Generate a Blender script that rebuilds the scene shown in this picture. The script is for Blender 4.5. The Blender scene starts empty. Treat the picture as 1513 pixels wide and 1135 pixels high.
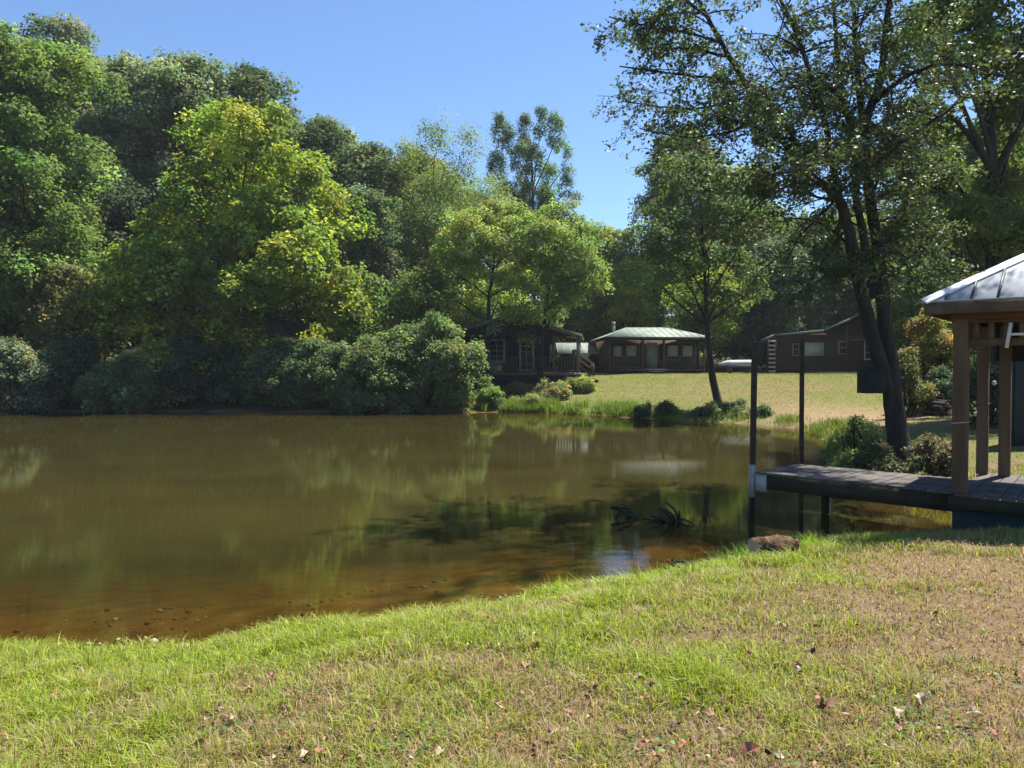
import bpy, math, random
import numpy as np
from mathutils import Vector, Matrix
rng = np.random.default_rng(7)
random.seed(7)
sc = bpy.context.scene
COL = sc.collection
R = math.radians
# ------------------------------------------------------------------ camera
CZ, F, TH = 2.1, 1140.0, R(1.13)
def ray(px, py):
    a, b = (px-756.5)/F, -(py-567.5)/F
    return np.array([a, math.cos(TH)+b*math.sin(TH), -math.sin(TH)+b*math.cos(TH)])
def P(px, py, d):                      # point seen at photo pixel px,py at distance d (along +Y)
    r = ray(px, py); r = r*(d/r[1]); return Vector((r[0], d, CZ+r[2]))
cam = bpy.data.objects.new('camera', bpy.data.cameras.new('camera')); COL.objects.link(cam)
cam.location = (0, 0, CZ); cam.rotation_euler = (R(90)-TH, 0, 0)
cam.data.sensor_width = 36; cam.data.lens = 36*F/1513; cam.data.clip_end = 3000
sc.camera = cam
# ------------------------------------------------------------------ light
EL, AZ = 61, 50
w = bpy.data.worlds.new('World'); sc.world = w; w.use_nodes = True
nt = w.node_tree; bg = nt.nodes['Background']
sky = nt.nodes.new('ShaderNodeTexSky'); sky.sky_type = 'NISHITA'; sky.sun_disc = False
sky.sun_elevation = R(EL); sky.sun_rotation = R(AZ % 360); sky.air_density = 1.38; sky.dust_density = 0.0; sky.ozone_density = 7.0; sky.altitude = 3000
nt.links.new(sky.outputs[0], bg.inputs[0]); bg.inputs[1].default_value = 0.077
ld = bpy.data.lights.new('sun', 'SUN'); ld.energy = 5.0; ld.angle = R(0.55); ld.color = (1, .94, .84)
sun = bpy.data.objects.new('sun', ld); COL.objects.link(sun)
sd = Vector((math.sin(R(AZ))*math.cos(R(EL)), math.cos(R(AZ))*math.cos(R(EL)), math.sin(R(EL))))
sun.rotation_euler = sd.to_track_quat('Z', 'Y').to_euler(); sun.location = (0, 0, 40)
sc.view_settings.view_transform = 'Standard'; sc.view_settings.look = 'None'
sc.view_settings.exposure = 1.34; sc.view_settings.gamma = 1
sc.cycles.max_bounces = 8; sc.cycles.diffuse_bounces = 6; sc.cycles.transmission_bounces = 4; sc.cycles.transparent_max_bounces = 8
sc.cycles.caustics_reflective = False; sc.cycles.caustics_refractive = False
sc.cycles.use_denoising = True
# ------------------------------------------------------------------ noise
def vnoise(x, y, seed=0):
    g = np.random.default_rng(seed).random((256, 256))
    xi, yi = np.floor(x).astype(int), np.floor(y).astype(int)
    fx, fy = x-xi, y-yi; fx = fx*fx*(3-2*fx); fy = fy*fy*(3-2*fy)
    a = g[xi % 256, yi % 256]; b = g[(xi+1) % 256, yi % 256]; c = g[xi % 256, (yi+1) % 256]; d = g[(xi+1) % 256, (yi+1) % 256]
    return (a*(1-fx)+b*fx)*(1-fy)+(c*(1-fx)+d*fx)*fy
def fbm(x, y, seed=0, o=4):
    s = 0; a = .5; t = 0
    for k in range(o):
        s = s+a*vnoise(x*2**k+13.7*k, y*2**k+7.1*k, seed+k); t += a; a *= .5
    return s/t
def sst(x, a, b):
    t = np.clip((x-a)/(b-a), 0, 1); return t*t*(3-2*t)
# ------------------------------------------------------------------ terrain
POND = np.array([(-9, 5.0), (-5.5, 5.25), (-3.69, 5.45), (-2.5, 5.6), (-1.14, 6.15), (-.33, 6.6), (.5, 6.95), (1.1, 7.3), (1.7, 7.6), (2.35, 8.05), (3.1, 8.55),
  (4.0, 8.95), (4.8, 9.3), (5.5, 9.5), (6.2, 10.1), (6.5, 11), (6.3, 12.2), (6.1, 14.4), (7.1, 17.5), (8.6, 20.5), (9.7, 24), (9.9, 27), (9.0, 29.3), (6.8, 31), (5.2, 33), (3.4, 35.3), (1.5, 36.8), (-.6, 37.2),
  (-6, 37.6), (-12, 37.2), (-18, 38), (-25, 37.6), (-34, 36), (-42, 26), (-34, 12), (-18, 6)])
def sdf(x, y):
    x = np.asarray(x, float); y = np.asarray(y, float)
    best = np.full(x.shape, 1e9); ins = np.zeros(x.shape, bool)
    n = len(POND)
    for i in range(n):
        ax, ay = POND[i]; bx, by = POND[(i+1) % n]
        ex, ey = bx-ax, by-ay
        t = np.clip(((x-ax)*ex+(y-ay)*ey)/(ex*ex+ey*ey), 0, 1)
        best = np.minimum(best, np.hypot(x-ax-t*ex, y-ay-t*ey))
        c = ((ay > y) != (by > y)) & (x < (bx-ax)*(y-ay)/(by-ay+1e-12)+ax)
        ins ^= c
    return np.where(ins, -best, best)
def height(x, y):
    x = np.asarray(x, float); y = np.asarray(y, float)
    s0 = sdf(x, y)
    wob = (fbm(x*1.3, y*1.3, 5)-.5)*np.where(y < 14, .38, 1.0)
    s = s0+wob*np.clip(1-np.abs(s0)/4, 0, 1)
    p = np.maximum(s, 0)
    near = .5*(1-np.exp(-p/1.15))+.012*p
    right = .5*(1-np.exp(-p/.7))+.045*p
    lawn = .16*(1-np.exp(-p/.5))+1.66*sst(p, 0, 17.5)+.02*np.maximum(p-17.5, 0)
    lawn = .16*(1-np.exp(-p/.5))+.105*np.minimum(p, 15.2)+.06*(1-np.exp(-np.maximum(p-15.2, 0)/3))
    forest = .3*(1-np.exp(-p/.4))+.3*np.maximum(p-2, 0); forest = np.where(forest > 12, 12+(forest-12)*.2, forest)
    wr = sst(x, 4.5, 6.5)*sst(y, 9.5, 11.5)
    h = near*(1-wr)+right*wr
    wl = sst(y, 20, 29); h = h*(1-wl)+lawn*wl
    wf = sst(-x, 3.5, 10)*sst(y, 24, 34); h = h*(1-wf)+forest*wf
    h = h+sst(y, 64, 130)*9
    h = h+(fbm(x*.9, y*.9, 21)-.5)*.10*np.clip(p*1.5, 0, 1)+(fbm(x*4, y*4, 31)-.5)*.03*np.clip(p*2, 0, 1)
    bed = -np.minimum((.035*(-s)+.018*s*s)*(1+5*sst(x, 2.2, 3.6)*sst(y, 7.8, 9.0)), 1.6)+(fbm(x*6, y*6, 41)-.5)*.02
    return np.where(s > 0, h, bed)
def H(x, y): return float(height(np.array([x]), np.array([y]))[0])
# ------------------------------------------------------------------ tagging
def tag(o, label, cat, group=None, kind=None):
    if label: o['label'] = label
    if cat: o['category'] = cat
    if group: o['group'] = group
    if kind: o['kind'] = kind
    return o
def empty(name, loc, rz=0, label=None, cat=None, group=None):
    o = bpy.data.objects.new(name, None); COL.objects.link(o); o.location = loc; o.rotation_euler = (0, 0, rz); o.empty_display_size = .2
    return tag(o, label, cat, group)
def np_mesh(name, V, faces_idx, face_len, mat, parent=None, cols=None, smooth=False, fmat=None):
    """V (n,3); faces_idx flat loop indices; face_len per-face counts"""
    me = bpy.data.meshes.new(name); V = np.ascontiguousarray(V, dtype=np.float32)
    me.vertices.add(len(V)); me.vertices.foreach_set('co', V.ravel())
    fl = np.asarray(face_len, dtype=np.int32); fi = np.asarray(faces_idx, dtype=np.int32).ravel()
    me.loops.add(len(fi)); me.loops.foreach_set('vertex_index', fi)
    me.polygons.add(len(fl)); st = np.zeros(len(fl), dtype=np.int32); st[1:] = np.cumsum(fl)[:-1]
    me.polygons.foreach_set('loop_start', st); me.polygons.foreach_set('loop_total', fl)
    if fmat is not None: me.polygons.foreach_set('material_index', np.asarray(fmat, dtype=np.int32))
    me.update(calc_edges=True)
    if smooth: me.polygons.foreach_set('use_smooth', np.ones(len(fl), dtype=bool))
    if cols is not None:
        a = me.color_attributes.new('Col', 'FLOAT_COLOR', 'POINT')
        c = np.ones((len(V), 4), dtype=np.float32); c[:, :cols.shape[1]] = cols
        a.data.foreach_set('color', c.ravel())
    for m in (mat if isinstance(mat, (list, tuple)) else [mat]): me.materials.append(m)
    o = bpy.data.objects.new(name, me); COL.objects.link(o)
    if parent: o.parent = parent
    return o
# ------------------------------------------------------------------ materials
def newmat(name):
    m = bpy.data.materials.new(name); m.use_nodes = True; t = m.node_tree
    return m, t, t.nodes['Principled BSDF'], t.nodes['Material Output']
def N(t, typ, **kw):
    n = t.nodes.new(typ)
    for k, v in kw.items():
        if k in n.inputs.keys() if hasattr(n.inputs, 'keys') else False: n.inputs[k].default_value = v
        else: setattr(n, k, v)
    return n
def ramp(t, fac, stops):
    r = t.nodes.new('ShaderNodeValToRGB'); e = r.color_ramp.elements
    while len(e) < len(stops): e.new(.5)
    for k, (p, c) in enumerate(stops): e[k].position = p; e[k].color = (*c, 1)
    t.links.new(fac, r.inputs[0]); return r.outputs[0]
def noise(t, scale, detail=4, coord=None, rough=.55, stretch=None):
    n = t.nodes.new('ShaderNodeTexNoise'); n.inputs['Scale'].default_value = scale; n.inputs['Detail'].default_value = detail; n.inputs['Roughness'].default_value = rough
    tc = t.nodes.new('ShaderNodeTexCoord'); src = tc.outputs[coord or 'Object']
    if stretch:
        mp = t.nodes.new('ShaderNodeMapping'); mp.inputs['Scale'].default_value = stretch; t.links.new(src, mp.inputs[0]); src = mp.outputs[0]
    t.links.new(src, n.inputs['Vector']); return n.outputs['Fac']
def bump(t, h, strength, dist, bsdf):
    b = t.nodes.new('ShaderNodeBump'); b.inputs['Strength'].default_value = strength; b.inputs['Distance'].default_value = dist
    t.links.new(h, b.inputs['Height']); t.links.new(b.outputs[0], bsdf.inputs['Normal']); return b
def mixc(t, fac, a, b, mode='MIX'):
    m = t.nodes.new('ShaderNodeMix'); m.data_type = 'RGBA'; m.blend_type = mode
    if isinstance(fac, float): m.inputs[0].default_value = fac
    else: t.links.new(fac, m.inputs[0])
    for s, v in ((6, a), (7, b)):
        if isinstance(v, tuple): m.inputs[s].default_value = (*v, 1)
        else: t.links.new(v, m.inputs[s])
    return m.outputs[2]
def simple(name, c1, c2, rough=.8, scale=3, metallic=0, stretch=None, bstr=.3, bd=.01, bscale=None, spec=.22):
    m, t, b, _ = newmat(name)
    f = noise(t, scale, 6, stretch=stretch, rough=.65)
    t.links.new(ramp(t, f, [(.3, c1), (.7, c2)]), b.inputs['Base Color'])
    b.inputs['Roughness'].default_value = rough; b.inputs['Metallic'].default_value = metallic
    if spec is not None: b.inputs['Specular IOR Level'].default_value = spec
    bump(t, noise(t, bscale or scale*4, 5, stretch=stretch), bstr, bd, b)
    return m
def leafmat(name, trans=.45, rough=.5, spec=.35, tint=(1.15, 1.25, .62)):
    m, t, b, out = newmat(name)
    a = t.nodes.new('ShaderNodeVertexColor'); a.layer_name = 'Col'
    t.links.new(a.outputs[0], b.inputs['Base Color']); b.inputs['Roughness'].default_value = rough; b.inputs['Specular IOR Level'].default_value = spec
    tr = t.nodes.new('ShaderNodeBsdfTranslucent'); t.links.new(mixc(t, 1.0, a.outputs[0], tint, 'MULTIPLY'), tr.inputs[0])
    mx = t.nodes.new('ShaderNodeMixShader'); mx.inputs[0].default_value = trans
    t.links.new(b.outputs[0], mx.inputs[1]); t.links.new(tr.outputs[0], mx.inputs[2]); t.links.new(mx.outputs[0], out.inputs[0])
    return m
M = {}
M['leaf'] = leafmat('leaf', .45, .6, .16)
M['leafnear'] = leafmat('leaf_near', .38, .5, .25)
M['grass'] = leafmat('grass_blade', .4, .55, .3, (1.2, 1.2, .6))
M['litter'] = leafmat('dead_leaf', .2, .7, .2, (1.2, .9, .7))
M['bark'] = simple('bark', (.045, .036, .028), (.13, .11, .09), .95, 5, stretch=(1, 1, .25), bstr=.9, bd=.03, bscale=18)
M['barkdark'] = simple('bark_dark', (.014, .013, .012), (.048, .045, .041), .95, 5, stretch=(1, 1, .25), bstr=.9, bd=.03, bscale=18)
M['wood'] = simple('weathered_wood', (.07, .044, .027), (.16, .105, .063), .85, 6, stretch=(1, 1, .12), bstr=.35, bd=.006)
M['woodred'] = simple('stained_wood', (.09, .04, .022), (.17, .085, .045), .8, 6, stretch=(.3, .3, 1), bstr=.3, bd=.006)
M['fasciawood'] = simple('fascia_wood', (.075, .05, .034), (.17, .12, .085), .85, 5, bstr=.3, bd=.005)
M['deckwood'] = simple('deck_wood', (.04, .037, .034), (.14, .125, .115), .9, 4, bstr=.4, bd=.006)  # wood darkened so its colour carries part of the dock's shade
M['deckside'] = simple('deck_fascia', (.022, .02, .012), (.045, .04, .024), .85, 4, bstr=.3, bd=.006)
M['teal'] = simple('green_paint', (.006, .018, .019), (.014, .034, .033), .6, 4, bstr=.15, bd=.004)
M['boxgreen'] = simple('green_box_paint', (.005, .012, .013), (.010, .020, .019), .7, 7, bstr=.15, bd=.004)
M['white'] = simple('white_paint', (.5, .5, .47), (.72, .72, .68), .6, 8, bstr=.1, bd=.002)
M['offwhite'] = simple('faded_white', (.28, .28, .25), (.42, .42, .38), .7, 5, bstr=.1, bd=.003)
M['steel'] = simple('dark_steel', (.02, .015, .012), (.06, .04, .03), .6, 12, metallic=.3, bstr=.2, bd=.002)
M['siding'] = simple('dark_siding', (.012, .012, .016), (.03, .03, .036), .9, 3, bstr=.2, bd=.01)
M['sidegrey'] = simple('greyed_rail_wood', (.07, .065, .06), (.13, .12, .105), .85, 3, bstr=.2, bd=.01)
M['frame'] = simple('window_frame_paint', (.25, .26, .24), (.36, .37, .34), .7, 3, bstr=.1, bd=.004)
M['cedar'] = simple('tan_siding', (.075, .06, .04), (.135, .11, .075), .85, 3, bstr=.2, bd=.01)
M['log'] = simple('log_siding', (.04, .028, .02), (.085, .06, .042), .85, 2, stretch=(.3, .3, 3), bstr=.3, bd=.01)
M['curtain'] = simple('curtain', (.33, .33, .25), (.5, .5, .4), .9, 8, bstr=.2, bd=.01)
M['stone'] = simple('stone', (.18, .16, .14), (.42, .39, .35), .9, 12, bstr=.5, bd=.01)
M['palestone'] = simple('pale_stone', (.26, .24, .21), (.42, .40, .37), .8, 20, bstr=.3, bd=.004)
M['tarp'] = simple('grey_cover', (.28, .27, .28), (.45, .43, .44), .7, 2, bstr=.3, bd=.02)
M['rust'] = simple('red_brown', (.12, .035, .03), (.2, .06, .05), .8, 5)
M['stumpbark'] = simple('rotting_bark', (.018, .012, .008), (.20, .12, .065), .95, 16, bstr=1, bd=.05, bscale=30)
M['rope'] = simple('rope', (.3, .22, .16), (.5, .36, .28), .9, 30)
def roofmat(name, c1, c2, rough, metallic):
    m = simple(name, c1, c2, rough, 1.6, metallic=metallic, bstr=.08, bd=.004); return m
M['roofgreen'] = roofmat('pale_green_metal_roof', (.14, .175, .15), (.25, .30, .26), .6, .05)
M['roofmetal'] = roofmat('bare_metal_roof', (.42, .45, .48), (.66, .69, .72), .4, .45)
M['seamshade'] = simple('seam_shadow_metal', (.05, .055, .065), (.11, .12, .135), .5, 6, metallic=.5)  # darker variant of the roof metal; the ribs' shadow is put into its colour
M['roofdark'] = simple('aged_roof', (.06, .06, .055), (.18, .18, .165), .8, 3)
m, t, b, _ = newmat('window_glass'); b.inputs['Base Color'].default_value = (.015, .02, .02, 1); b.inputs['Roughness'].default_value = .08; M['glass'] = m
# ground
m, t, b, out = newmat('ground_soil')
a = t.nodes.new('ShaderNodeVertexColor'); a.layer_name = 'Col'
f1 = noise(t, 9, 8, rough=.7); f2 = noise(t, 45, 5, rough=.75)
c = mixc(t, .5, a.outputs[0], ramp(t, f2, [(.3, (.25, .25, .25)), (.7, (1.1, 1.1, 1.1))]), 'MULTIPLY')
c = mixc(t, .4, c, ramp(t, f1, [(.32, (.45, .42, .36)), (.66, (1.25, 1.25, 1.2))]), 'MULTIPLY')
t.links.new(c, b.inputs['Base Color']); b.inputs['Roughness'].default_value = .95; b.inputs['Specular IOR Level'].default_value = .1
bump(t, f2, .8, .04, b); M['ground'] = m
# water
m, t, b, out = newmat('pond_water')
t.nodes.remove(b)
a = t.nodes.new('ShaderNodeVertexColor'); a.layer_name = 'Col'
sep = t.nodes.new('ShaderNodeSeparateColor'); t.links.new(a.outputs[0], sep.inputs[0])
n1 = noise(t, 5.5, 3, stretch=(.7, 1.3, 1)); n2 = noise(t, 26, 2, stretch=(.55, 1.5, 1)); n3 = noise(t, .35, 3)
ma = t.nodes.new('ShaderNodeMath'); ma.operation = 'MULTIPLY_ADD'; t.links.new(n2, ma.inputs[0]); ma.inputs[1].default_value = .22; t.links.new(n1, ma.inputs[2])
bm_ = t.nodes.new('ShaderNodeBump'); bm_.inputs['Distance'].default_value = .0016; t.links.new(ma.outputs[0], bm_.inputs['Height'])
mr = t.nodes.new('ShaderNodeMapRange'); t.links.new(n3, mr.inputs[0]); mr.inputs[1].default_value = .35; mr.inputs[2].default_value = .65; mr.inputs[3].default_value = .25; mr.inputs[4].default_value = .8
t.links.new(mr.outputs[0], bm_.inputs['Strength'])
dif = t.nodes.new('ShaderNodeBsdfDiffuse')
t.links.new(ramp(t, noise(t, .5, 4, stretch=(.6, 1, 1)), [(.3, (.030, .026, .008)), (.7, (.045, .038, .011))]), dif.inputs[0])
tra = t.nodes.new('ShaderNodeBsdfTransparent'); tra.inputs[0].default_value = (.75, .62, .36, 1)
mx1 = t.nodes.new('ShaderNodeMixShader'); t.links.new(sep.outputs[0], mx1.inputs[0]); t.links.new(tra.outputs[0], mx1.inputs[1]); t.links.new(dif.outputs[0], mx1.inputs[2])
gl = t.nodes.new('ShaderNodeBsdfGlossy'); gl.inputs['Roughness'].default_value = .012; t.links.new(bm_.outputs[0], gl.inputs['Normal'])
fr = t.nodes.new('ShaderNodeFresnel'); fr.inputs[0].default_value = 1.33; # Fresnel from the still surface: the pond is nearly flat
mx2 = t.nodes.new('ShaderNodeMixShader'); t.links.new(fr.outputs[0], mx2.inputs[0]); t.links.new(mx1.outputs[0], mx2.inputs[1]); t.links.new(gl.outputs[0], mx2.inputs[2])
t.links.new(mx2.outputs[0], out.inputs[0]); M['water'] = m
# ------------------------------------------------------------------ ground sheet + water
def dryness(x, y):
    s = sdf(x, y)
    d = .33+(fbm(x*.8, y*.8, 61)-.5)*1.7+(fbm(x*3.2, y*3.2, 71)-.5)*1.3
    d = d+.17*np.clip(x+.3-.25*(y-3), -2.5, 3.5)-.07*(y-4)*0-.55*np.exp(-np.maximum(s, 0)/.9)+.10*np.clip(s-1.3, -1, 2.5)
    return np.clip(d, 0, 1)
def lawn_dry(x, y):
    s = sdf(x, y)
    d = .52-.5*np.exp(-np.maximum(s-.3, 0)/1.8)+(fbm(x*.35, y*.35, 81)-.5)*1.5+(fbm(x*1.6, y*1.6, 83)-.5)*.6
    d = d-.5*sst(-x, -8, -2)*sst(s, 4, 9)*.8
    return np.clip(d, 0, 1)
def axis(parts):
    o = [];
    for a0, b0, st in parts: o.append(np.arange(a0, b0, st))
    return np.concatenate(o+[np.array([parts[-1][1]])])
gx = axis([(-700, -100, 60), (-100, -40, 4), (-40, -9, 1), (-9, 9, .11), (9, 40, .7), (40, 100, 4), (100, 700, 60)])
gy = axis([(-300, -20, 40), (-20, 1, 2), (1, 12.5, .11), (12.5, 40, .35), (40, 70, 1.2), (70, 140, 5), (140, 900, 60)])
X, Y = np.meshgrid(gx, gy); Z = height(X, Y)
nx, ny = len(gx), len(gy)
S = sdf(X, Y)
far = Y > 13
dry = np.where(far, lawn_dry(X, Y), dryness(X, Y))[..., None]
green = np.array([.10, .14, .03]); tan = np.array([.24, .17, .10])
c = green*(1-dry)+tan*dry
lawn_g = np.array([.13, .165, .035]); lawn_t = np.array([.22, .17, .085])
c = np.where(far[..., None], lawn_g*(1-dry)+lawn_t*dry, c)
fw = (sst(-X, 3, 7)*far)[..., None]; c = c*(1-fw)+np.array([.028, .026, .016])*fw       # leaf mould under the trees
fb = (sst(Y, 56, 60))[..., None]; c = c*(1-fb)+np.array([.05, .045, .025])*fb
rb = (np.exp(-((X-11.5)/3.0)**2-((Y-27)/5.0)**2)*.9)[..., None]; c = c*(1-rb)+np.array([.34, .23, .15])*rb   # bare earth slope at right
mud = (1-sst(S+ (fbm(X*3, Y*3, 91)-.5)*.3, .0, .2))[..., None]*((Z < .12) & (Y < 16))[..., None]; c = c*(1-mud)+np.array([.19, .145, .10])*mud
bed = (S < .02)[..., None]; c = np.where(bed, np.array([.17, .13, .066])*(.25+1.5*fbm(X*5, Y*9, 77))[..., None], c)
ii = np.arange(nx*ny).reshape(ny, nx)
fc = np.stack([ii[:-1, :-1], ii[:-1, 1:], ii[1:, 1:], ii[1:, :-1]], -1).reshape(-1, 4)
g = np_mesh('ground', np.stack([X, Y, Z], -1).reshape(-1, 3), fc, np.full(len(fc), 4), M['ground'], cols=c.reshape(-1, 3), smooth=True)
tag(g, 'grassy banks and wooded ground around the pond', None, kind='structure')
wx = axis([(-46, -9, .8), (-9, 12, .15)]); wy = axis([(3.5, 12.5, .12), (12.5, 41, .5)])
X, Y = np.meshgrid(wx, wy); Z = height(X, Y); nx, ny = len(wx), len(wy)
op = np.clip(1-np.exp(np.minimum(Z, 0)/.27), 0, 1)
op = np.clip(op*1.05, 0, .97)
ii = np.arange(nx*ny).reshape(ny, nx); fc = np.stack([ii[:-1, :-1], ii[:-1, 1:], ii[1:, 1:], ii[1:, :-1]], -1).reshape(-1, 4)
keep = (Z.ravel()[fc] < .06).any(1); fc = fc[keep]
wo = np_mesh('water', np.stack([X, Y, X*0], -1).reshape(-1, 3), fc, np.full(len(fc), 4), M['water'], cols=np.repeat(op.reshape(-1, 1), 3, 1))
tag(wo, 'murky brown pond water with tree reflections', None, kind='structure')
# ------------------------------------------------------------------ leaves
def leaf_geo(pos, nrm, L, W, r):
    n = len(pos)
    nrm = nrm/np.linalg.norm(nrm, axis=1, keepdims=True)
    a = r.normal(size=(n, 3)); t_ = np.cross(nrm, a); t_ /= np.linalg.norm(t_, axis=1, keepdims=True)+1e-9
    b_ = np.cross(nrm, t_); L = L[:, None]; W = W[:, None]
    fold = nrm*W*.25
    V = np.stack([pos-t_*L*.5, pos-t_*L*.05+b_*W*.5+fold, pos+t_*L*.5, pos-t_*L*.05-b_*W*.5+fold], 1)
    return V.reshape(-1, 3)
def jitcol(base, n, r, sv=.25, sh=.15):
    v = np.exp(r.normal(0, sv, n))[:, None]; h = r.normal(0, sh, n)
    k = np.stack([np.exp(h), np.ones(n), np.exp(-h*.5)], 1)
    return np.clip(base*v*k, 0, 1)
def leaves_obj(name, V, cols4, mat, parent):
    n = len(V)//4
    return np_mesh(name, V, np.arange(n*4), np.full(n, 4), mat, parent, np.repeat(cols4, 4, 0))
def tube_geo(paths, k=7, jit=.0):
    Vs, Fs, off = [], [], 0
    for pts, rad in paths:
        pts = np.array([list(p) for p in pts], float); rad = np.array(rad, float); n = len(pts)
        tg = np.gradient(pts, axis=0); tg /= np.linalg.norm(tg, axis=1, keepdims=True)+1e-9
        ref = np.tile(np.array([.31, .95, .05]), (n, 1)); u = np.cross(tg, ref); u /= np.linalg.norm(u, axis=1, keepdims=True)+1e-9
        v = np.cross(tg, u); an = np.linspace(0, 2*np.pi, k, endpoint=False)
        rr = rad[:, None]*(1+jit*rng.normal(size=(n, k)))
        ring = pts[:, None]+rr[..., None]*(np.cos(an)[None, :, None]*u[:, None]+np.sin(an)[None, :, None]*v[:, None])
        Vs.append(ring.reshape(-1, 3)); ii = np.arange(n*k).reshape(n, k)+off
        Fs.append(np.stack([ii[:-1], np.roll(ii[:-1], -1, 1), np.roll(ii[1:], -1, 1), ii[1:]], -1).reshape(-1, 4)); off += n*k
        # end cap as degenerate quads is avoided: the tips are tiny
    return np.concatenate(Vs), np.concatenate(Fs)
def tubes(name, paths, mat, parent=None, k=7, jit=0, smooth=True):
    V, Fc = tube_geo(paths, k, jit)
    return np_mesh(name, V, Fc, np.full(len(Fc), 4), mat, parent, smooth=smooth)
def curve(p0, p1, n=6, bend=.1, r=rng):
    p0, p1 = np.array(p0, float), np.array(p1, float); t = np.linspace(0, 1, n)[:, None]
    L = np.linalg.norm(p1-p0); b = r.normal(size=3)*bend*L; b[2] = abs(b[2])
    return p0*(1-t)+p1*t+4*t*(1-t)*b*.5
def unit(n, r):
    a = r.normal(size=(n, 3)); return a/np.linalg.norm(a, axis=1, keepdims=True)
GREEN_ = {'mid': (.075, .115, .024), 'dark': (.055, .088, .032), 'deep': (.045, .075, .032), 'yellow': (.135, .165, .02), 'light': (.12, .16, .04), 'grey': (.10, .128, .062), 'olive': (.09, .105, .03), 'blue': (.07, .10, .055)}
GREEN = {k_: (v_[0]*1.0+.004, v_[1]*.97, v_[2]*1.15+.008) for k_, v_ in GREEN_.items()}
def crown(lobes, r, leaf, col, parent, mat, clump=.55, per=34, cover=1.0, flat=.6, zmin=-.5, name='crown', var=.22, upbias=.8, hue=.10, mixcol=None, mixp=0, edge=1.0):
    lobes = np.array(lobes, float)           # x y z r rz
    sub = []
    for l in lobes:
        if l[3] > 2.0*clump:
            for dv in unit(14, r):
                if dv[2] < -.45: dv = dv*np.array([1, 1, -1])
                k_ = r.uniform(.30, .5); sub.append((*(l[:3]+dv*np.array([l[3], l[3], l[4]])*r.uniform(.55, 1.12)), l[3]*k_*r.uniform(.7, 1.1), l[4]*k_*r.uniform(.7, 1.2)))
        else: sub.append(tuple(l))
    lobes = np.array(sub)
    tone = np.exp(r.normal(0, .17, len(lobes)))[:, None]*np.stack([np.exp(r.normal(0, .09, len(lobes))), np.ones(len(lobes)), np.ones(len(lobes))], 1)
    area = 4*np.pi*lobes[:, 3]*lobes[:, 4]
    nc = np.maximum((area*cover*1.4/(clump*clump*2.2)).astype(int), 3)
    idx = np.repeat(np.arange(len(lobes)), nc); n = len(idx)
    d = unit(n, r); d[:, 2] = np.where(d[:, 2] < zmin, -d[:, 2], d[:, 2])
    rr = (r.uniform(.72, 1.06, n))**1
    c = lobes[idx, :3]+d*rr[:, None]*np.stack([lobes[idx, 3], lobes[idx, 3], lobes[idx, 4]], 1)
    # drop clumps buried inside another lobe
    keep = np.ones(n, bool)
    for j, l in enumerate(lobes):
        if l[3] < .3: continue
        q = (c-l[:3])/np.array([l[3], l[3], l[4]]); keep &= (np.linalg.norm(q, axis=1) > .62) | (idx == j)
    keep_ = keep; c = c[keep]; d = d[keep]; n = len(c)
    cr = clump*r.uniform(.6, 1.35, n)
    m = np.maximum((per*(cr/clump)**2*r.uniform(.5, 1.2, n)).astype(int), 5)
    k = np.repeat(np.arange(n), m); nl = len(k)
    o = unit(nl, r); off = o*(r.random(nl)**(1/2.2))[:, None]*cr[k][:, None]*edge; off[:, 2] *= flat
    off[:, 2] -= .10*(off[:, 0]**2+off[:, 1]**2)/cr[k]
    pos = c[k]+off
    nrm = np.array([0, 0, upbias])+d[k]*.35+o*.35+r.normal(size=(nl, 3))*.55
    sz = leaf*r.uniform(.65, 1.35, nl)
    base = np.array(col)[None]*1.85; mixcol = None if mixcol is None else np.array(mixcol)*1.85
    cc = jitcol(base, n, r, var, hue)
    if mixcol is not None:
        sel = r.random(n) < mixp; cc[sel] = jitcol(np.array(mixcol)[None], sel.sum(), r, var, hue)
    cc = cc*tone[idx[keep_]]
    lc = jitcol(cc[k], nl, r, .16, .06)
    V = leaf_geo(pos, nrm, sz, sz*r.uniform(.55, .85, nl), r)
    return leaves_obj(name, V, lc, mat, parent), c
def profile(kind, h):
    if kind == 'dome': return np.where(h < .45, .80+.2*h/.45, np.sqrt(np.clip(1-((h-.45)/.55)**2, 0, 1)))
    if kind == 'egg': return np.sin(np.pi*np.clip(h*.86+.12, 0, 1))**.7
    if kind == 'cone': return 1.05-h*.95
    if kind == 'vase': return .35+.65*np.sqrt(np.clip(1-((h-.7)/.7)**2, 0, 1))
    return h*0+1
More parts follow.
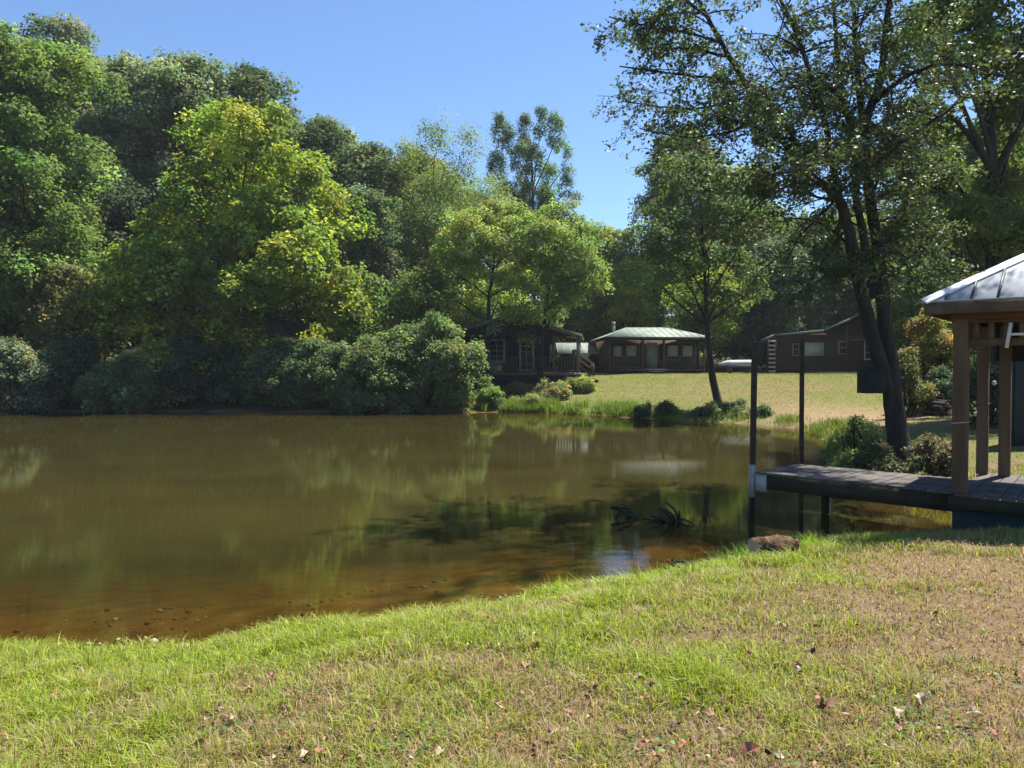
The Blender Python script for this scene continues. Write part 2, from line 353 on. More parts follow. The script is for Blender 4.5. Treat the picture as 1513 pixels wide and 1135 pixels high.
def tree(px, d, top, hw, bot, col, label, leaf=.2, shape='dome', seed=0, nl=None, cover=1.0, clump=.6, per=34, group='trees of the wood around the pond', name='broadleaf_tree',
         mixcol=None, mixp=0, lobes_px=None, trunk_px=None, tr=None, bark='barkdark', flat=.65, cat='tree', zbase=None, ry=1.0, hue=.10, var=.22, edge=1.0):
    r = np.random.default_rng(1000+seed)
    x0 = P(px, 545, d).x; zb = H(x0, d)-.1
    root = empty(name, (x0, d, zb), 0, label, cat, group)
    zt = P(px, top, d).z-zb; z1 = P(px, bot, d).z-zb; Rw = hw*d/F; z1 = max(z1, .1)
    hh = zt-z1
    lob = []
    if lobes_px:
        for (lx, ly, lr, lrz) in lobes_px:
            q = P(lx, ly+lrz*.22, d); lob.append((q.x-x0, r.normal(0, .25)*Rw, q.z-zb, lr*d/F, lrz*d/F))
    else:
        nl = int(8+7.5*hh/Rw)
        cap = min(hh*.6, Rw*1.5)
        for i in range(nl):
            h = (i+.5)/nl; lr = Rw*r.uniform(.30, .46); hz = h*hh
            pr = Rw*(math.sqrt(max(0, 1-((hz-(hh-cap))/cap)**2)) if hz > hh-cap else (.85+.15*hz/max(hh-cap, .1)))*(1 if shape != 'cone' else 1-.35*h)*r.uniform(.9, 1.08)
            a = i*2.4+r.uniform(-.5, .5); q = max(pr-lr*.8, 0)*r.uniform(.75, 1.05)
            z = z1+h*hh; z = min(z, zt-lr*1.12); z = max(z, z1+lr*.3)
            lob.append((q*math.cos(a), q*math.sin(a)*ry, z, lr, lr*r.uniform(.75, 1.05)))
        lob.append((0, 0, zt-Rw*.36, Rw*.3, Rw*.3))
    lob = np.array(lob)
    crown(lob, r, leaf, GREEN[col] if isinstance(col, str) else col, root, M['leaf'], clump, per, cover, flat, mixcol=mixcol, mixp=mixp, hue=hue, var=var, edge=edge)
    # trunk and limbs that reach the lobes
    tr = tr or max(.09, .013*zt)
    if trunk_px:
        tp = [np.array(P(a, b_, d))-np.array([x0, d, zb]) for a, b_ in trunk_px]; tp = np.array(tp)
    else:
        tp = curve((0, 0, -.2), (r.normal(0, .04)*Rw, r.normal(0, .04)*Rw, zt*.86), 9, .04, r)
    rad = tr*np.linspace(1, .16, len(tp)); rad[0] *= 1.35
    paths = [(tp, rad)]
    for l in lob:
        e = l[:3]-np.array([0, 0, l[4]*.1]); zz = max(min(e[2]*.72, zt*.8), z1*.6)
        k = int(np.argmin(abs(tp[:, 2]-zz))); s = tp[k]
        L = np.linalg.norm(e-s)
        if L > .3:
            cv = curve(s, e, 6, .12, r); r0 = min(rad[k]*.6, .02*L+.03); paths.append((cv, np.linspace(r0, r0*.25, 6)))
            for q in range(2):
                j = r.integers(2, 6); e2 = cv[j]+unit(1, r)[0]*l[3]*.5; paths.append((curve(cv[j], e2, 4, .1, r), np.linspace(r0*.4, r0*.12, 4)))
    tubes('trunk', paths, M[bark], root, 6)
    return root
# ------------------------------------------------------------------ the wood
FR = 'trees of the wood around the pond'
# back row, left hill
tree(95, 60, 24, 62, 420, 'blue', 'tall dark blue-green tree whose narrow top stands highest on the skyline', .26, 'dome', 1, clump=.75, per=30)
tree(-10, 62, 70, 95, 420, 'dark', 'dark tree at the left edge behind the big light green one', .26, 'dome', 2, clump=.75, per=28)
tree(185, 58, 97, 103, 470, 'grey', 'grey-green tree right of the highest skyline top, above the dark gap', .25, 'dome', 3, clump=.75, per=30)
tree(275, 57, 90, 91, 470, 'grey', 'grey-green rounded tree on the skyline directly above the yellow-green tree', .25, 'dome', 4, clump=.75, per=30)
tree(375, 60, 106, 87, 470, 'dark', 'dark green tree on the skyline right of the two grey-green crowns', .26, 'dome', 5, clump=.75, per=30)
tree(478, 61, 174, 53, 470, 'dark', 'small dark crown poking up right of the yellow-green tree', .25, 'dome', 6, clump=.7, per=30)
tree(548, 60, 210, 63, 480, 'dark', 'dark round-topped tree on the skyline left of the feathery tree', .25, 'dome', 7, clump=.7, per=30)
tree(620, 64, 229, 61, 480, 'olive', 'low olive tree behind the feathery tree', .25, 'dome', 8, clump=.7, per=28)
# front row, left
tree(22, 44, 52, 135, 560, (.078, .115, .038), 'large mid-green tree filling the left edge of the wood', .22, 'dome', 10, clump=.62, per=30, nl=34)
tree(140, 50, 240, 75, 585, 'deep', 'very dark tree in the gap between the left-edge tree and the yellow-green tree', .2, 'dome', 11, per=30)
tree(105, 41.5, 390, 60, 560, 'olive', 'small olive tree at the water left of the yellow-green tree', .2, 'dome', 12, per=30)
tree(365, 43, 163, 180, 560, (.145, .175, .03), 'big yellow-green tree, the brightest and widest of the left wood', .23, 'dome', 13, clump=.62, per=30,
     lobes_px=[(300, 215, 55, 48), (395, 225, 50, 48), (345, 200, 45, 34), (250, 260, 42, 45), (440, 265, 50, 50), (345, 275, 70, 60), (490, 320, 45, 50), (215, 340, 44, 40), (290, 345, 65, 50), (400, 340, 65, 60), (470, 400, 58, 55), (240, 420, 60, 55), (330, 430, 70, 60), (420, 460, 70, 55), (500, 465, 45, 45), (200, 480, 50, 50), (290, 510, 65, 50), (380, 530, 65, 45), (460, 530, 60, 45), (260, 300, 40, 36)], nl=1, mixcol=(.075, .115, .028), mixp=.3)
tree(545, 52, 285, 60, 575, 'dark', 'dark green tree right of the yellow-green tree, below the skyline', .2, 'dome', 14, per=30)
tree(628, 43.5, 395, 52, 590, (.06, .09, .03), 'dark bushy tree at the left side of the dark cabin', .19, 'dome', 15, per=32)
tree(530, 43, 400, 52, 585, 'mid', 'mid-green tree at the water beneath the yellow-green tree, right side', .2, 'dome', 16, per=30)
tree(655, 58, 192, 88, 500, (.10, .13, .05), 'tall feathery grey-green tree with thin wispy top left of the poplar', .14, 'vase', 17, clump=.55, per=34, cover=.85, edge=1.3, flat=.9,
     lobes_px=[(600, 235, 22, 30), (650, 225, 22, 34), (697, 220, 18, 34), (625, 290, 45, 45), (680, 290, 45, 50), (720, 300, 35, 45), (640, 360, 60, 55), (710, 380, 55, 50), (600, 330, 35, 40), (660, 440, 60, 50)])
tree(785, 75, 152, 68, 480, (.065, .10, .04), 'tall poplar with separate upright plumes against the sky', .17, 'vase', 18, clump=.5, per=34, cover=1.3, name='poplar_tree', flat=1.0,
     lobes_px=[(738, 190, 10, 34), (733, 245, 14, 34), (752, 205, 7, 30), (775, 190, 9, 32), (770, 240, 14, 34), (798, 185, 8, 30), (790, 240, 13, 34), (820, 200, 11, 36), (815, 260, 14, 34), (838, 235, 7, 30), (836, 275, 10, 22), (755, 290, 22, 30), (790, 300, 26, 30), (848, 290, 12, 8), (785, 370, 45, 50)])
tree(735, 46, 288, 92, 468, (.135, .165, .05), 'light yellow-green tree over the dark cabin roof, slender trunk left of the porch', .16, 'dome', 20, clump=.5, per=30, cover=1.3,
     lobes_px=[(735, 325, 40, 34), (770, 345, 38, 32), (695, 350, 38, 32), (735, 385, 50, 34), (670, 395, 30, 28), (790, 395, 30, 32), (680, 435, 34, 26), (740, 430, 40, 26), (770, 470, 26, 14), (700, 470, 25, 16), (650, 420, 22, 20)],
     trunk_px=[(718, 553), (719, 520), (722, 480), (722, 440), (728, 400), (735, 340)], tr=.2)
tree(820, 45, 290, 62, 475, (.12, .155, .05), 'light green tree with a dark slender trunk in front of the dark cabin', .16, 'dome', 21, clump=.5, per=30, cover=1.25,
     lobes_px=[(830, 325, 34, 32), (860, 350, 32, 30), (805, 360, 34, 30), (845, 390, 38, 32), (870, 415, 26, 26), (805, 415, 30, 28), (835, 445, 34, 22), (780, 500, 14, 9), (730, 490, 14, 9)],
     trunk_px=[(797, 572), (798, 540), (802, 500), (806, 460), (812, 420), (820, 370), (828, 330)], tr=.19)
tree(905, 70, 338, 50, 500, (.16, .19, .05), 'pale green tree beneath the open sky, left of the tan cabin chimney', .2, 'dome', 22, clump=.6, per=30)
tree(880, 69, 385, 52, 515, (.10, .135, .04), 'mid-green tree behind the pale shed roof', .19, 'dome', 23, per=30)
tree(935, 65, 385, 50, 490, (.19, .22, .035), 'bright yellow tree right behind the roof of the tan cabin', .19, 'dome', 24, per=32)
tree(1010, 68, 200, 72, 460, (.07, .10, .03), 'dark rounded tree tall behind the tan cabin, edge against the sky', .22, 'dome', 25, per=32, clump=.65)
tree(1085, 66, 250, 70, 480, (.085, .12, .03), 'mid-green tree behind the gap between the tan and the log cabin', .22, 'dome', 26, per=30, clump=.65)
tree(1045, 58, 395, 62, 510, (.13, .16, .03), 'yellow-green small tree right of the tan cabin roof', .18, 'dome', 27, per=30)
tree(1140, 60, 360, 70, 545, 'deep', 'deep shade dark tree behind the grey covered boat', .2, 'dome', 28, per=30)
tree(1200, 64, 330, 66, 500, 'dark', 'dark tree behind the low roof end of the log cabin', .2, 'dome', 29, per=30)
tree(1265, 66, 320, 60, 500, (.11, .15, .03), 'lighter green tree behind the roof peak of the log cabin', .2, 'dome', 30, per=30)
tree(1345, 45, 390, 55, 560, (.10, .135, .04), 'bright yellow-green tree between the big trunk and the gazebo roof', .16, 'dome', 31, per=32, clump=.5)
tree(1430, 48, 190, 85, 560, 'mid', 'mid-green tree behind the gazebo roof corner', .18, 'dome', 32, per=30)
tree(1520, 46, 110, 90, 560, 'dark', 'dark tree at the right edge above the gazebo roof', .18, 'dome', 33, per=30)
tree(1360, 58, 190, 65, 560, (.10, .135, .035), 'light tree far behind the big trunk on its right side', .2, 'dome', 34, per=26, cover=.8)
tree(1640, 36, 120, 130, 560, 'dark', 'tree just outside the right edge', .2, 'dome', 35, per=26)
tree(-130, 46, 100, 110, 580, 'mid', 'tree just outside the left edge', .2, 'dome', 36, per=26)
tree(765, 57, 395, 62, 505, (.12, .155, .045), 'leafy green tree filling the space right behind the dark cabin roof', .18, 'dome', 42, per=32, clump=.5)
tree(690, 53, 400, 52, 520, (.07, .10, .04), 'green tree close behind the left end of the dark cabin', .18, 'dome', 43, per=32, clump=.5)
tree(852, 68, 385, 46, 500, (.13, .165, .045), 'green tree rising between the dark cabin and the pale shed roof', .18, 'dome', 44, per=32, clump=.5)
# leaning pond-edge tree
tree(1050, 33, 225, 105, 470, (.055, .078, .034), 'leaning slim dark-trunked tree on the far bank in front of the tan cabin', .15, 'dome', 40, clump=.42, per=26, cover=.8, group='slim trees on the far lawn',
     lobes_px=[(1020, 275, 42, 38), (1062, 290, 46, 40), (990, 320, 36, 34), (1100, 330, 40, 36), (1030, 345, 48, 36), (978, 372, 36, 28), (1080, 390, 42, 34), (1010, 400, 42, 28), (1110, 420, 26, 34), (968, 420, 22, 20), (1060, 440, 32, 20), (1000, 252, 34, 26)],
     trunk_px=[(1064, 606), (1060, 590), (1053, 560), (1048, 520), (1044, 480), (1043, 440), (1040, 380), (1035, 300)], tr=.2)
# ivy-clad right tree, nearer
tree(1465, 22, -120, 190, 330, (.06, .085, .028), 'large dark tree at the right edge with an ivy-clad trunk above the gazebo', .13, 'dome', 41, clump=.36, per=30, cover=1.0, group='large shade trees on the right bank',
     lobes_px=[(1400, 40, 55, 50), (1470, 20, 60, 50), (1520, 90, 60, 50), (1440, 120, 50, 42), (1395, 180, 40, 34), (1500, 180, 50, 45), (1440, 230, 45, 36), (1520, 270, 50, 45), (1380, 270, 40, 28), (1462, 300, 26, 60), (1350, 340, 34, 24), (1420, 340, 45, 26), (1540, -40, 70, 60), (1430, -60, 70, 60), (1600, 60, 70, 70), (1600, 220, 70, 60), (1370, 110, 34, 28), (1480, 360, 40, 30), (1400, 385, 40, 24), (1520, 350, 40, 40), (1466, 420, 24, 40), (1345, 230, 34, 30), (1350, 60, 34, 40), (1345, 150, 26, 30), (1380, 330, 34, 30)],
     trunk_px=[(1480, 600), (1476, 520), (1470, 420), (1466, 340), (1468, 260), (1462, 180), (1455, 100), (1445, 0)], tr=.3)
# distant wood behind everything, one mass
r = np.random.default_rng(55); lob = []
for px in range(-260, 1800, 42):
    for k in range(4):
        d = r.uniform(70, 84); top = np.interp(px, [-200, 60, 400, 520, 620, 720, 850, 930, 1050, 1300, 1500, 1800], [130, 130, 165, 225, 245, 275, 335, 360, 310, 290, 260, 240])+r.uniform(-8, 30)+k*68
        q = P(px+r.uniform(-20, 20), top, d); rr = r.uniform(2.2, 3.6); lob.append((q.x, q.y, q.z-rr, rr, rr))
wd, _ = crown(lob, r, .34, GREEN['blue'], None, M['leaf'], 1.0, 26, .9, name='far_woodland', mixcol=(.11, .14, .045), mixp=.4)
tag(wd, 'continuous far wood seen through gaps behind the cabins', 'woodland', kind='stuff')
# ------------------------------------------------------------------ bushes
def bush(px, d, top, hw, col, label, seed, leaf=.15, clump=.35, per=26, cover=1.0, group='shrubs along the waterline', bot=None, name='shrub', flat=.7, mixcol=None, mixp=0, zoff=0):
    r = np.random.default_rng(3000+seed); x0 = P(px, 545, d).x; zb = H(x0, d)
    root = empty(name, (x0, d, zb), 0, label, 'shrub', group)
    zt = P(px, top, d).z-zb; Rw = hw*d/F; lob = []
    n = max(5, int(4+Rw*3))
    for i in range(n):
        lr = min(Rw*.45, zt*.45)*r.uniform(.7, 1.15); a = r.uniform(0, 6.3); q = (Rw-lr)*math.sqrt(r.random())
        edge = q/max(Rw, .1); z = (zt-lr)*(1-.55*edge**2)*r.uniform(.45, 1.0)
        lob.append((q*math.cos(a), q*math.sin(a)*.8, max(z, lr*.3), lr, lr*.9))
    for i in range(int(n*2.4) if zt > 1.2 else 2):          # ragged shoots beyond the outline
        a = r.uniform(0, 6.3); q = Rw*r.uniform(.4, 1.2); lr = r.uniform(.12, .3); lob.append((q*math.cos(a), q*math.sin(a)*.8, zt*r.uniform(.3, 1.08)*(1-.35*(q/Rw)**2), lr, lr*1.6))
    for i in range(int(n*.9)):
        lr = min(Rw*.32, zt*.3)*r.uniform(.8, 1.2); a = r.uniform(math.pi*.8, math.pi*2.2); q = (Rw-lr)*r.uniform(.6, 1.0); lob.append((q*math.cos(a), q*math.sin(a)*.8, lr*r.uniform(.3, .9), lr, lr*.9))
    lob.append((0, 0, zt-Rw*.25, Rw*.3, Rw*.25) if zt > Rw*.6 else (0, 0, zt*.6, Rw*.5, zt*.4))
    crown(lob, r, leaf*.9, GREEN[col] if isinstance(col, str) else col, root, M['leaf'], clump*.8, per, cover, flat, name='foliage', mixcol=mixcol, mixp=mixp, edge=1.35)
    st = [(curve((r.normal(0, .1), r.normal(0, .1), -.1), l[:3], 5, .15, r), np.linspace(.035, .012, 5)) for l in lob]
    tubes('stem', st, M['barkdark'], root, 5)
    return root
bush(15, 37.2, 505, 62, 'grey', 'pale grey-green shrub at the left edge of the far waterline', 1)
bush(-80, 37, 470, 60, 'mid', 'shrub outside the left edge of the pond', 2)
bush(100, 39.4, 500, 56, 'deep', 'dark shrub beside the pale shrub at the left edge', 3)
bush(185, 37.6, 532, 58, (.075, .105, .05), 'grey-green shrub hanging over the water below the dark gap', 4)
bush(270, 39.6, 500, 56, 'deep', 'dark shrub left of the pale rocks at the waterline', 5)
bush(340, 40, 510, 56, 'deep', 'dark shrub right behind the pale rocks at the waterline', 6)
bush(415, 39.2, 508, 56, 'dark', 'dark green shrub at the water below the yellow-green tree', 7)
bush(470, 38.4, 505, 62, 'dark', 'round dark shrub left of the largest pale shrub', 8)
bush(560, 37.6, 500, 72, (.085, .115, .05), 'large pale grey-green shrub leaning over the water, left half', 9)
bush(636, 38.2, 474, 72, (.09, .12, .05), 'tallest pale grey-green shrub at the water left of the dark cabin', 10)
bush(700, 40.5, 528, 34, 'deep', 'low dark shrub just below the dark cabin', 11)
bush(725, 38.2, 572, 24, (.08, .12, .03), 'small green shrub at the corner where the lawn begins', 12, leaf=.1, clump=.22)
bush(768, 41, 566, 22, (.14, .08, .05), 'reddish dry brush below the dark cabin windows', 13, leaf=.08, clump=.2, mixcol=(.1, .11, .05), mixp=.4)
bush(815, 40, 566, 30, (.12, .13, .055), 'olive brambles on the bank at the foot of the slender trunk', 14, leaf=.09, clump=.2, mixcol=(.2, .15, .1), mixp=.3)
bush(785, 38, 585, 26, (.11, .15, .05), 'low light green brambles at the waterline below the reddish brush', 15, leaf=.09, clump=.2)
bush(860, 42.5, 558, 24, (.14, .16, .05), 'low yellow-green brambles at the lawn edge near the shed stairs', 16, leaf=.09, clump=.2)
bush(985, 32.6, 596, 24, 'deep', 'small dark shrub at the far waterline left of the leaning tree', 17, leaf=.09, clump=.18)
bush(950, 32.9, 602, 16, 'dark', 'tiny dark shrub at the far waterline left of the small dark one', 18, leaf=.08, clump=.16)
bush(1080, 31.8, 597, 22, 'dark', 'low shrub right of the foot of the leaning tree', 19, leaf=.09, clump=.18)
bush(1035, 31.4, 606, 22, 'dark', 'low waterside shrub in front of the foot of the leaning tree', 20, leaf=.08, clump=.18)
bush(1120, 30.4, 606, 24, 'dark', 'low dark waterside shrub behind the tall front pole', 21, leaf=.08, clump=.18)
G2 = 'brush on the right bank'
bush(1262, 14.6, 618, 13, (.04, .06, .028), 'leggy dark sapling at the left foot of the big tree', 22, leaf=.06, clump=.10, per=12, cover=.7, group=G2)
bush(1283, 15.4, 625, 24, (.15, .16, .07), 'pale weedy shrub between the dark sapling and the big trunk', 23, leaf=.05, clump=.12, per=12, cover=.55, group=G2)
bush(1245, 13.8, 672, 26, (.12, .14, .06), 'low green weeds beside the far side of the walkway', 24, leaf=.05, clump=.11, per=12, cover=.7, group=G2)
bush(1312, 13.3, 676, 32, (.07, .075, .04), 'dark low growth around the roots of the big tree', 25, leaf=.06, clump=.12, per=18, group=G2)
bush(1390, 12.6, 680, 28, (.06, .06, .035), 'leafy low growth right of the roots of the big tree', 26, leaf=.06, clump=.12, per=14, group=G2, mixcol=(.13, .09, .06), mixp=.3)
bush(1375, 27, 470, 34, (.16, .105, .045), 'orange and green brush between the big trunk and the gazebo', 27, leaf=.09, clump=.22, per=20, cover=1.8, group=G2, mixcol=(.10, .13, .04), mixp=.4)
bush(1345, 25, 515, 22, (.10, .095, .04), 'yellowish brush low against the right side of the big trunk', 28, leaf=.08, clump=.2, per=16, cover=1.6, group=G2)
bush(1410, 30, 430, 38, 'mid', 'tall green brush left of the front gazebo post', 29, leaf=.12, clump=.3, group=G2)
bush(1490, 30, 470, 45, 'dark', 'dark brush seen through the gazebo', 30, leaf=.12, clump=.3, group=G2)
bush(1462, 19, 545, 34, 'deep', 'dark shrub directly behind the back gazebo posts', 32, leaf=.08, clump=.2, group=G2)
bush(1400, 25.5, 548, 22, 'deep', 'dark brush standing behind the woodpile', 33, leaf=.08, clump=.2, group=G2)
bush(1600, 26, 450, 60, 'dark', 'dark brush outside the right edge', 31, leaf=.12, clump=.3, group=G2)
# ------------------------------------------------------------------ the big near tree
def near_tree():
    r = np.random.default_rng(77); D = 14.1
    x0 = P(1327, 545, D).x; zb = H(x0, D)
    root = empty('shade_tree', (x0, D, zb), 0, 'big near tree with several dark stems leaning left beside the walkway', 'tree', 'large shade trees on the right bank')
    o = np.array([x0, D, zb])
    def L(pts, dy0, dy1):
        n = len(pts); return [np.array(P(a, b, D+dy0+(dy1-dy0)*k/(n-1)))-o for k, (a, b) in enumerate(pts)]
    stems = [
     (L([(1331, 680), (1328, 650), (1322, 600), (1314, 540), (1308, 480), (1302, 420)], 0, .1), [.29, .20, .175, .16, .13, .10]),
     (L([(1316, 590), (1302, 545), (1287, 490), (1270, 420), (1256, 350), (1242, 290), (1201, 263), (1162, 216), (1128, 168), (1102, 125), (1067, 65), (1033, 4), (1010, -60)], 0, -1.2), [.10, .135, .13, .12, .10, .085, .06, .05, .05, .045, .04, .03, .02]),
     (L([(1247, 330), (1237, 275), (1226, 224), (1218, 168), (1184, 65), (1153, 0), (1130, -60)], -.3, -1.0), [.075, .06, .055, .05, .04, .03, .02]),
     (L([(1292, 440), (1278, 370), (1266, 300), (1263, 250), (1258, 200), (1246, 150), (1235, 60), (1228, -40), (1215, -120)], .1, .8), [.08, .075, .07, .065, .06, .05, .04, .03, .02]),
     (L([(1311, 500), (1304, 430), (1297, 360), (1286, 300), (1280, 240), (1277, 175), (1292, 150), (1305, 100), (1310, 40), (1318, -40), (1325, -140)], .15, .5), [.12, .115, .105, .10, .095, .09, .08, .07, .06, .045, .03]),
     (L([(1277, 200), (1268, 120), (1262, 40), (1258, -60)], .3, 1.4), [.07, .06, .045, .02]),
     (L([(1292, 247), (1322, 216), (1356, 194), (1395, 168), (1430, 140)], .2, -.6), [.05, .045, .035, .03, .02]),
     (L([(1300, 120), (1330, 85), (1370, 60), (1420, 30)], .4, .9), [.05, .04, .03, .02]),
     (L([(1162, 216), (1120, 190), (1075, 175), (1030, 150)], -.8, -1.6), [.03, .025, .02, .012]),
     (L([(1102, 125), (1050, 115), (985, 108), (915, 98)], -1, -.4), [.03, .025, .02, .012]),
     (L([(1067, 65), (1025, 50), (960, 40), (900, 25)], -1, -1.8), [.025, .02, .015, .01]),
     (L([(1128, 168), (1085, 195), (1020, 205), (945, 190)], -.9, -.2), [.03, .022, .015, .01]),
     (L([(1201, 263), (1160, 275), (1120, 300), (1090, 330)], -.6, -1.4), [.03, .022, .015, .01]),
     (L([(1240, 290), (1210, 320), (1180, 350), (1160, 390)], -.3, .6), [.03, .022, .015, .01]),
     (L([(1218, 168), (1190, 140), (1150, 110), (1120, 60)], -.6, .8), [.03, .022, .015, .01]),
     (L([(1290, 330), (1320, 320), (1350, 330), (1380, 350)], .2, 1.0), [.03, .025, .015, .01]),
     (L([(1250, 340), (1225, 370), (1200, 410), (1190, 440)], -.1, -1.0), [.03, .022, .015, .01]),
     (L([(1315, -20), (1370, -110), (1450, -190), (1520, -250)], .2, -2.4), [.07, .05, .03, .012]),
     (L([(1292, 150), (1340, 110), (1400, 90), (1460, 110)], .2, -2.8), [.06, .04, .025, .012]),
     (L([(1201, 263), (1170, 200), (1150, 160), (1120, 130)], -.6, -3.2), [.04, .03, .02, .01]),
     (L([(1280, 250), (1240, 220), (1200, 230), (1170, 260)], 0, -2.8), [.04, .03, .02, .01]),
     (L([(1258, 200), (1300, 180), (1350, 230), (1380, 240)], 0, 2.4), [.04, .03, .02, .01]),
     (L([(1246, 150), (1220, 120), (1160, 130), (1100, 170)], .3, 2.4), [.04, .03, .02, .01]),
     (L([(1296, 360), (1330, 350), (1360, 370), (1385, 400)], .2, 1.8), [.04, .03, .02, .01]),
     (L([(1318, -40), (1300, -160), (1260, -280), (1200, -360)], .5, -2.6), [.05, .035, .022, .012]),
     (L([(1320, -60), (1400, -130), (1470, -150), (1540, -140)], .5, -3.4), [.05, .035, .022, .012]),
     (L([(1045, 25), (1000, -10), (950, -35), (900, -40)], -1.2, -.6), [.03, .022, .015, .01]),
     (L([(1110, 140), (1050, 160), (990, 160), (920, 150)], -1, .4), [.03, .022, .015, .01]),
     (L([(1080, 85), (1020, 70), (970, 75), (925, 60)], -1.1, .5), [.03, .022, .015, .01]),
     (L([(1270, 410), (1235, 400), (1200, 420), (1165, 450)], 0, -1.6), [.03, .022, .015, .01]),
     (L([(1260, 370), (1220, 330), (1170, 320), (1130, 340)], 0, 1.6), [.03, .022, .015, .01]),
     (L([(1292, 420), (1330, 400), (1360, 415), (1385, 440)], 0, 1.8), [.03, .022, .015, .01]),
     (L([(1290, 380), (1320, 370), (1350, 385), (1375, 400)], 0, -1.4), [.03, .022, .015, .01]),
     (L([(1240, 300), (1200, 290), (1150, 240), (1100, 240)], 0, 1.8), [.03, .022, .015, .01]),
     (L([(1286, 300), (1310, 230), (1345, 180), (1380, 150)], 0, 1.8), [.03, .022, .015, .01]),
     (L([(1286, 300), (1330, 275), (1365, 270), (1400, 280)], .2, -1.2), [.03, .022, .015, .01]),
    ]
    paths = []; tips = []
    for k, (pts, rad) in enumerate(stems):
        pts = np.array(pts)
        t_ = np.linspace(0, 1, len(pts)); tt = np.linspace(0, 1, len(pts)*3)
        q = np.stack([np.interp(tt, t_, pts[:, c]) for c in range(3)], 1); rr = np.interp(tt, t_, rad)
        q[1:-1] = (q[:-2]+q[1:-1]*2+q[2:])/4
        q += r.normal(0, 1, q.shape)*np.minimum(rr, .03)[:, None]*.25
        paths.append((q, rr))
        if k == 0: continue
        # side branches and twigs with leaves
        seg = np.linalg.norm(np.diff(q, axis=0), axis=1).sum(); start = .35 if k < 6 else .15
        nb = int(seg*(5.2 if k < 6 else 5.4))
        for i in range(nb):
            f = r.uniform(start, 1.0); j = min(int(f*len(q)), len(q)-1); p = q[j]
            if p[2]+zb < 3.6 and r.random() < .5: continue
            dr = unit(1, r)[0]; dr[2] = np.clip(dr[2]*.5+.1, -.25, .4); dr /= np.linalg.norm(dr)
            ln = r.uniform(.5, 1.5)*(1.15 if k < 6 else .8); e = p+dr*ln
            cv = curve(p, e, 6, .12, r); cv[:, 2] -= np.linspace(0, 1, 6)**2*.15*ln
            r0 = min(rr[j]*.5, .016); paths.append((cv, np.linspace(r0, .004, 6)))
            for w_ in range(r.integers(4, 8)):
                m_ = r.integers(1, 6); d2 = unit(1, r)[0]; d2[2] = d2[2]*.5-.1
                e2 = cv[m_]+d2*r.uniform(.2, .55); tw = curve(cv[m_], e2, 4, .15, r); paths.append((tw, np.linspace(.005, .002, 4)))
                tips.append(tw)
    tubes('trunk', paths[:1]+paths[1:len(paths)], M['barkdark'], root, 7, .03)
    pos = []; cc = []
    for tw in tips:
        n = r.integers(14, 26); f = r.uniform(.1, 1.1, n)*3; i = np.minimum(f.astype(int), 2); fr_ = (f-i)[:, None]
        pos.append(tw[i]*(1-fr_)+tw[i+1]*fr_+r.normal(0, .055, (n, 3))); cc.append(np.tile(jitcol(np.array([(.085, .115, .05)]), 1, r, .28, .12), (n, 1)))
    pos = np.concatenate(pos); cc = np.concatenate(cc); n = len(pos)
    nrm = np.array([0, 0, .6])+r.normal(size=(n, 3))*.6; sz = r.uniform(.045, .095, n)
    leaves_obj('crown', leaf_geo(pos, nrm, sz, sz*.6, r), jitcol(cc, n, r, .18, .08), M['leafnear'], root)
    print('near tree leaves', n, 'twigs', len(tips))
near_tree()
